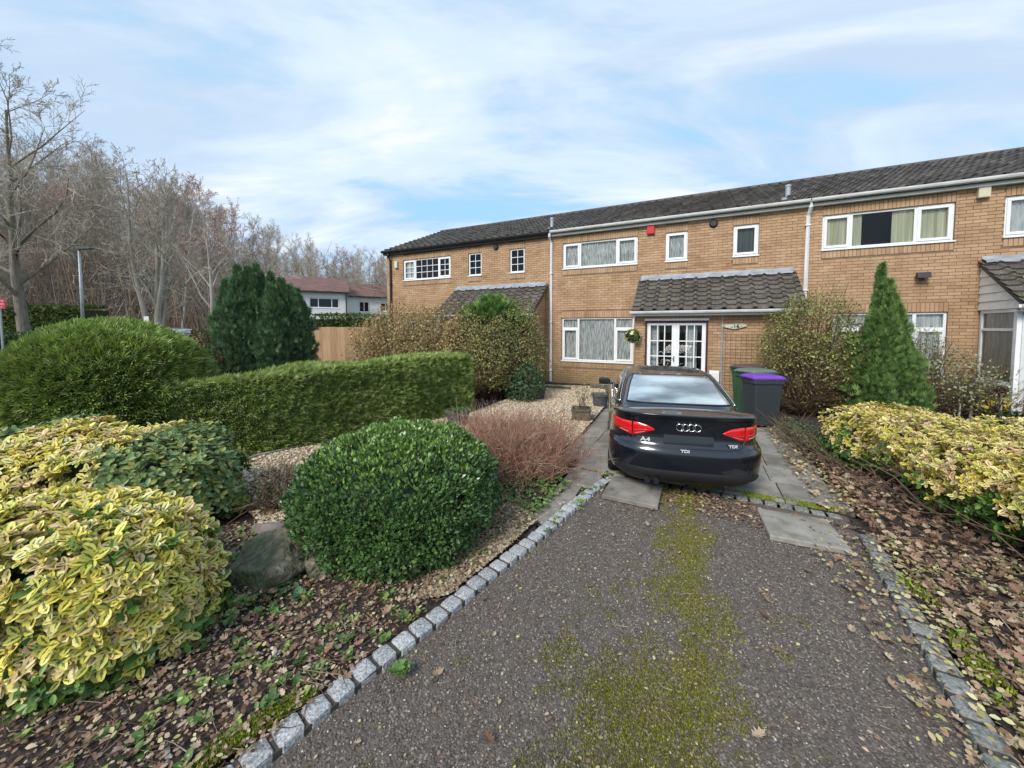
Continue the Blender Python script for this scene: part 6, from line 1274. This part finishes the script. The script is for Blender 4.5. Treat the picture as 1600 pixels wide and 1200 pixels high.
# left bed: bark, twigs, small leaves, weeds
LB = [at(*p)[:2] for p in [(0, 1010), (0, 1320), (350, 1240), (480, 1120), (600, 1015), (700, 935), (770, 870), (835, 818), (800, 745), (640, 800), (350, 830), (320, 900)]]
scat('leaf_litter', [litter(LB, 420, .05, DL, OAK, OAKF, .05, .03)], OAK, OAKF, M['litter'], bed_left)
scat('leaf_litter', [litter(LB, 10000, .024, YL[:2] + DL * 2, LEAF4, LEAF4F, .05, .03)], SL_T, SL_F, M['litter'], bed_left)
x = litter([at(*p)[:2] for p in [(330, 1000), (420, 1110), (560, 1010), (700, 930), (640, 900), (480, 900), (400, 930)]], 45, .07, DL, OAK, OAKF, .07, .02)
for i in range(45): leafobj(bed_left, x[0][i], x[1][i], x[2][i], i)
n = 1500; q = in_area(n, LB); v, f, c_, _, _ = stems(np.column_stack([q, np.full(n, .06)]), nrmz(np.column_stack([rng.normal(size=n), rng.normal(size=n), rng.normal(0, .12, n)])), rng.uniform(.06, .28, n), rng.uniform(.0015, .004, n), [(.16, .10, .07), (.30, .22, .15), (.10, .06, .04)], nseg=2); tag(mk('twig_litter', (v, f, c_, None), M['spirea'], bed_left), kind='stuff')
n = 1100; q = in_area(n, RB); v, f, c_, _, _ = stems(np.column_stack([q, np.full(n, .08)]), nrmz(np.column_stack([rng.normal(size=n), rng.normal(size=n), rng.normal(0, .2, n)])), rng.uniform(.08, .4, n), rng.uniform(.002, .005, n), [(.16, .10, .07), (.30, .22, .15), (.10, .06, .04)], nseg=2); tag(mk('twig_litter', (v, f, c_, None), M['spirea'], bed_right), kind='stuff')
def weeds(poly, ncl, par, cols, size=.045, per=9, name='weeds', sel=None):
    q = in_area(ncl, poly); c = np.repeat(q, per, 0); n = len(c); a = rng.uniform(0, 2 * pi, n); P = np.column_stack([c + rng.normal(0, .012, (n, 2)), np.full(n, .05)]); f = np.column_stack([np.cos(a), np.sin(a), rng.uniform(.2, 1.0, n)]); return tag(mk(name, stamp(LEAF6, LEAF6F, P, basis(f, np.tile((0., 0., 1.), (n, 1)) + rdirs(n) * .2), size * rng.uniform(.6, 1.4, n), np.repeat(pick(cols, ncl), per, 0)), M['leaf'], par), kind='stuff')
WC = [(.12, .22, .05), (.18, .28, .07), (.08, .15, .04), (.24, .30, .08)]
weeds(LB, 330, bed_left, WC); weeds([at(*p)[:2] for p in [(760, 790), (835, 815), (890, 765), (880, 745), (800, 750)]], 200, bed_left, WC, .03)
weeds([at(*p)[:2] for p in [(400, 925), (470, 950), (480, 930), (430, 915)]], 20, bed_left, [(.10, .22, .10)], .05); weeds(W2([(3.7, 7.6), (3.4, 9.6), (3.5, 9.6), (3.85, 7.9)]), 28, bed_left, WC, .028)
weeds(W2([(6.2, 8.2), (6.1, 12), (8, 12), (8, 8.2)]), 130, bed_right, [(.20, .30, .06), (.28, .34, .10)], .04)
p = at(625, 1062); weeds([(p[0] - .03, p[1] - .03), (p[0] + .03, p[1] - .03), (p[0] + .03, p[1] + .03), (p[0] - .03, p[1] + .03)], 5, None, [(.14, .24, .06)], .045, 12, 'dandelion')
o = bpy.data.objects[[k.name for k in C.objects if k.name.startswith('dandelion')][0]]; del o['kind']; tag(o, 'small green dandelion rosette growing between kerb setts and tarmac', 'weed')
# gravel
def pebbles(poly, n, size, cols, z, name, par, sel=None):
    q = in_area(n, poly)
    if sel is not None: q = q[sel(q)]
    n = len(q); S = size * rng.uniform(.5, 1.35, n); S3 = np.stack([S, S * rng.uniform(.6, 1, n), S * .6], 1); P = np.column_stack([q, z + S * .25]); return tag(mk(name, stamp(OCT, OCTF, P, basis(rdirs(n) * (1, 1, .3) + .01, np.tile((0., 0., 1.), (n, 1)) + rdirs(n) * .5), S3, pick(cols, n, .12)), M['pebble'], par, None, False), kind='stuff')
GC = [(.50, .37, .22), (.58, .47, .32), (.40, .29, .18), (.62, .55, .43), (.34, .26, .18), (.48, .42, .34)]
gb_ = bpy.data.objects['gravel_bed']; pebbles(grav, 30000, .022, GC, .078, 'gravel', gb_)
gp2 = [at(*p)[:2] for p in [(640, 950), (700, 940), (790, 865), (838, 820), (800, 790), (740, 830), (700, 880)]]
scat('leaf_litter', [litter(gp2, 900, .035, DL, LEAF4, LEAF4F, .05, .02)], SL_T, SL_F, M['litter'], bed_left); pebbles(gp2, 3200, .018, [(.26, .20, .13), (.34, .28, .19), (.20, .16, .11), (.42, .36, .26), (.24, .22, .12)], .05, 'gravel', bed_left); pebbles(W2([(3.15, 9.35), (3.42, 9.35), (3.55, 8.9), (3.9, 7.8), (3.6, 7.7), (3.3, 8.6)]), 260, .016, GC, .01, 'gravel', base_path)
pebbles(LB, 900, .020, [(.35, .25, .2), (.5, .42, .35), (.25, .2, .17)], .04, 'gravel', bed_left)
# tarmac chippings and moss on the drive
drv = bpy.data.objects['driveway']; DP = W2([(2.95, 12.6), (3.1, 11.1), (3.4, 9.8), (3.7, 8.3), (3.95, 7.9), (6.1, 7.9), (6.1, 9.5), (5.95, 10.5), (5.9, 12.6)])
pebbles(DP, 70000, .0085, [(.10, .082, .07), (.145, .12, .105), (.065, .054, .047), (.20, .175, .15), (.12, .098, .082)], .0, 'chippings', drv)
pebbles(DP, 3000, .0055, [(.38, .35, .30), (.34, .28, .22), (.48, .45, .40)], .004, 'chippings', drv)
def mosssel(q):
    P = np.column_stack([q - np.array(O[:2]), np.zeros(len(q))]); s = P @ U; t_ = -(P @ N); cen = 4.68 + .08 * np.sin(t_ * 2); band = np.exp(-((s - cen) / (.40 + .07 * np.clip(t_ - 10, -1, 3))) ** 2); low = np.clip((t_ - 9.6) / 1.2, 0, 1); lf_ = np.exp(-((s - 4.50) / .48) ** 2) * low * 1.25
    return (np.maximum(band, lf_ * 1.1) * 1.15 + .55 * fbm(np.column_stack([q, np.zeros(len(q))]), 1.5, 4) + .35 * fbm(np.column_stack([q, np.zeros(len(q))]), 6, 5)) > rng.uniform(.55, 1.9, len(q))
q = in_area(800000, DP); q = q[mosssel(q)]; n = len(q); P = np.column_stack([q, np.full(n, .001)])
TRI = np.array([(-.35, 0, 0), (.35, 0, 0), (0, .25, 1.0)]); TRIF = np.array([(0, 1, 2)])
MC = [(.21, .215, .03), (.15, .155, .028), (.28, .29, .035), (.12, .11, .03)]
def mossmesh(P, S, par, name='moss', cols=MC): n = len(P); return tag(mk(name, stamp(TRI, TRIF, P, basis(rdirs(n) * (1, 1, 0) + (0, 0.001, .0), np.tile((0., 0., 1.), (n, 1)) + rdirs(n) * .5), S * rng.uniform(.6, 1.4, n), pick(cols, n, .15)), M['moss'], par), kind='stuff')
mossmesh(P, .010, drv)
def mosspatch(poly, n, par, z=.05, S=.022, cols=[(.20, .25, .03), (.28, .33, .04), (.15, .19, .03)]): q = in_area(n, poly); nz = .6 + fbm(np.column_stack([q, np.zeros(n)]), 1.8, 7) > rng.uniform(.3, .8, n); q = q[nz]; mossmesh(np.column_stack([q, z + .015 * rng.random(len(q))]), S, par, cols=cols)
mosspatch([at(*p)[:2] for p in [(290, 1235), (385, 1175), (500, 1092), (470, 1090), (400, 1135), (330, 1175)]], 9000, bed_left, .03)
mosspatch(W2([(6.2, 8.9), (6.15, 10.6), (6.3, 10.6), (6.32, 8.9)]), 2500, bed_right, .04); mosspatch(W2([(3.8, 7.58), (6.2, 7.58), (6.2, 7.72), (3.8, 7.72)]), 5000, base_path, .012, .018)
mosspatch([at(*p)[:2] for p in [(720, 800), (800, 790), (780, 850), (720, 880)]], 4000, bed_left, .04, .018)
mosspatch(W2([(4.4, 7.85), (4.75, 7.85), (4.75, 8.4), (4.4, 8.5)]), 3000, drv, .0, .015)
# loose leaves on the tarmac, each lying by itself
x = litter(DP, 46, .065, DL + YL[:2], OAK, OAKF, .012, .004, .25); xs_ = x[0]
for i in range(46):
    leafobj(None, x[0][i], x[1][i], x[2][i], i); o = [k for k in C.objects][-1]; tag(o, 'curled dead leaf lying loose on the tarmac drive', 'leaf', 'dead leaves scattered on the drive')
sl_ = litter(DP, 900, .022, YL + DL, LEAF4, LEAF4F, .010, .006, .3); scat('leaf_fragments', [sl_], SL_T, SL_F, M['litter'], drv)
sl_ = litter(W2([(3.9, 0.3), (3.9, 7.6), (6.2, 7.6), (6.2, .3)]), 350, .035, YL + DL, LEAF4, LEAF4F, .03, .006, .3); scat('leaf_fragments', [sl_], LEAF4, LEAF4F, M['litter'], base_path)
x = litter(W2([(4.4, 7.8), (4.5, 8.3), (5.4, 8.5), (5.4, 7.85)]), 700, .04, DL, LEAF4, LEAF4F, .012, .02); scat('leaf_litter', [x], LEAF4, LEAF4F, M['litter'], drv)
n = 120; q = in_area(n, DP); v, f, c_, _, _ = stems(np.column_stack([q, np.full(n, .014)]), nrmz(np.column_stack([rng.normal(size=n), rng.normal(size=n), np.zeros(n)])), rng.uniform(.04, .16, n), rng.uniform(.0015, .003, n), [(.20, .14, .10), (.36, .28, .20)], nseg=2); tag(mk('twig_litter', (v, f, c_, None), M['spirea'], drv), kind='stuff')
# brown litter under the far left hedge
far = [(-30, 15.5), (-19, 15.5), (-19, 19), (-30, 19)]; scat('leaf_litter', [litter(far, 5000, .13, DL, OAK, OAKF, -.03, .05)], OAK, OAKF, M['litter'], bpy.data.objects['ground'])
bpy.context.view_layer.update()
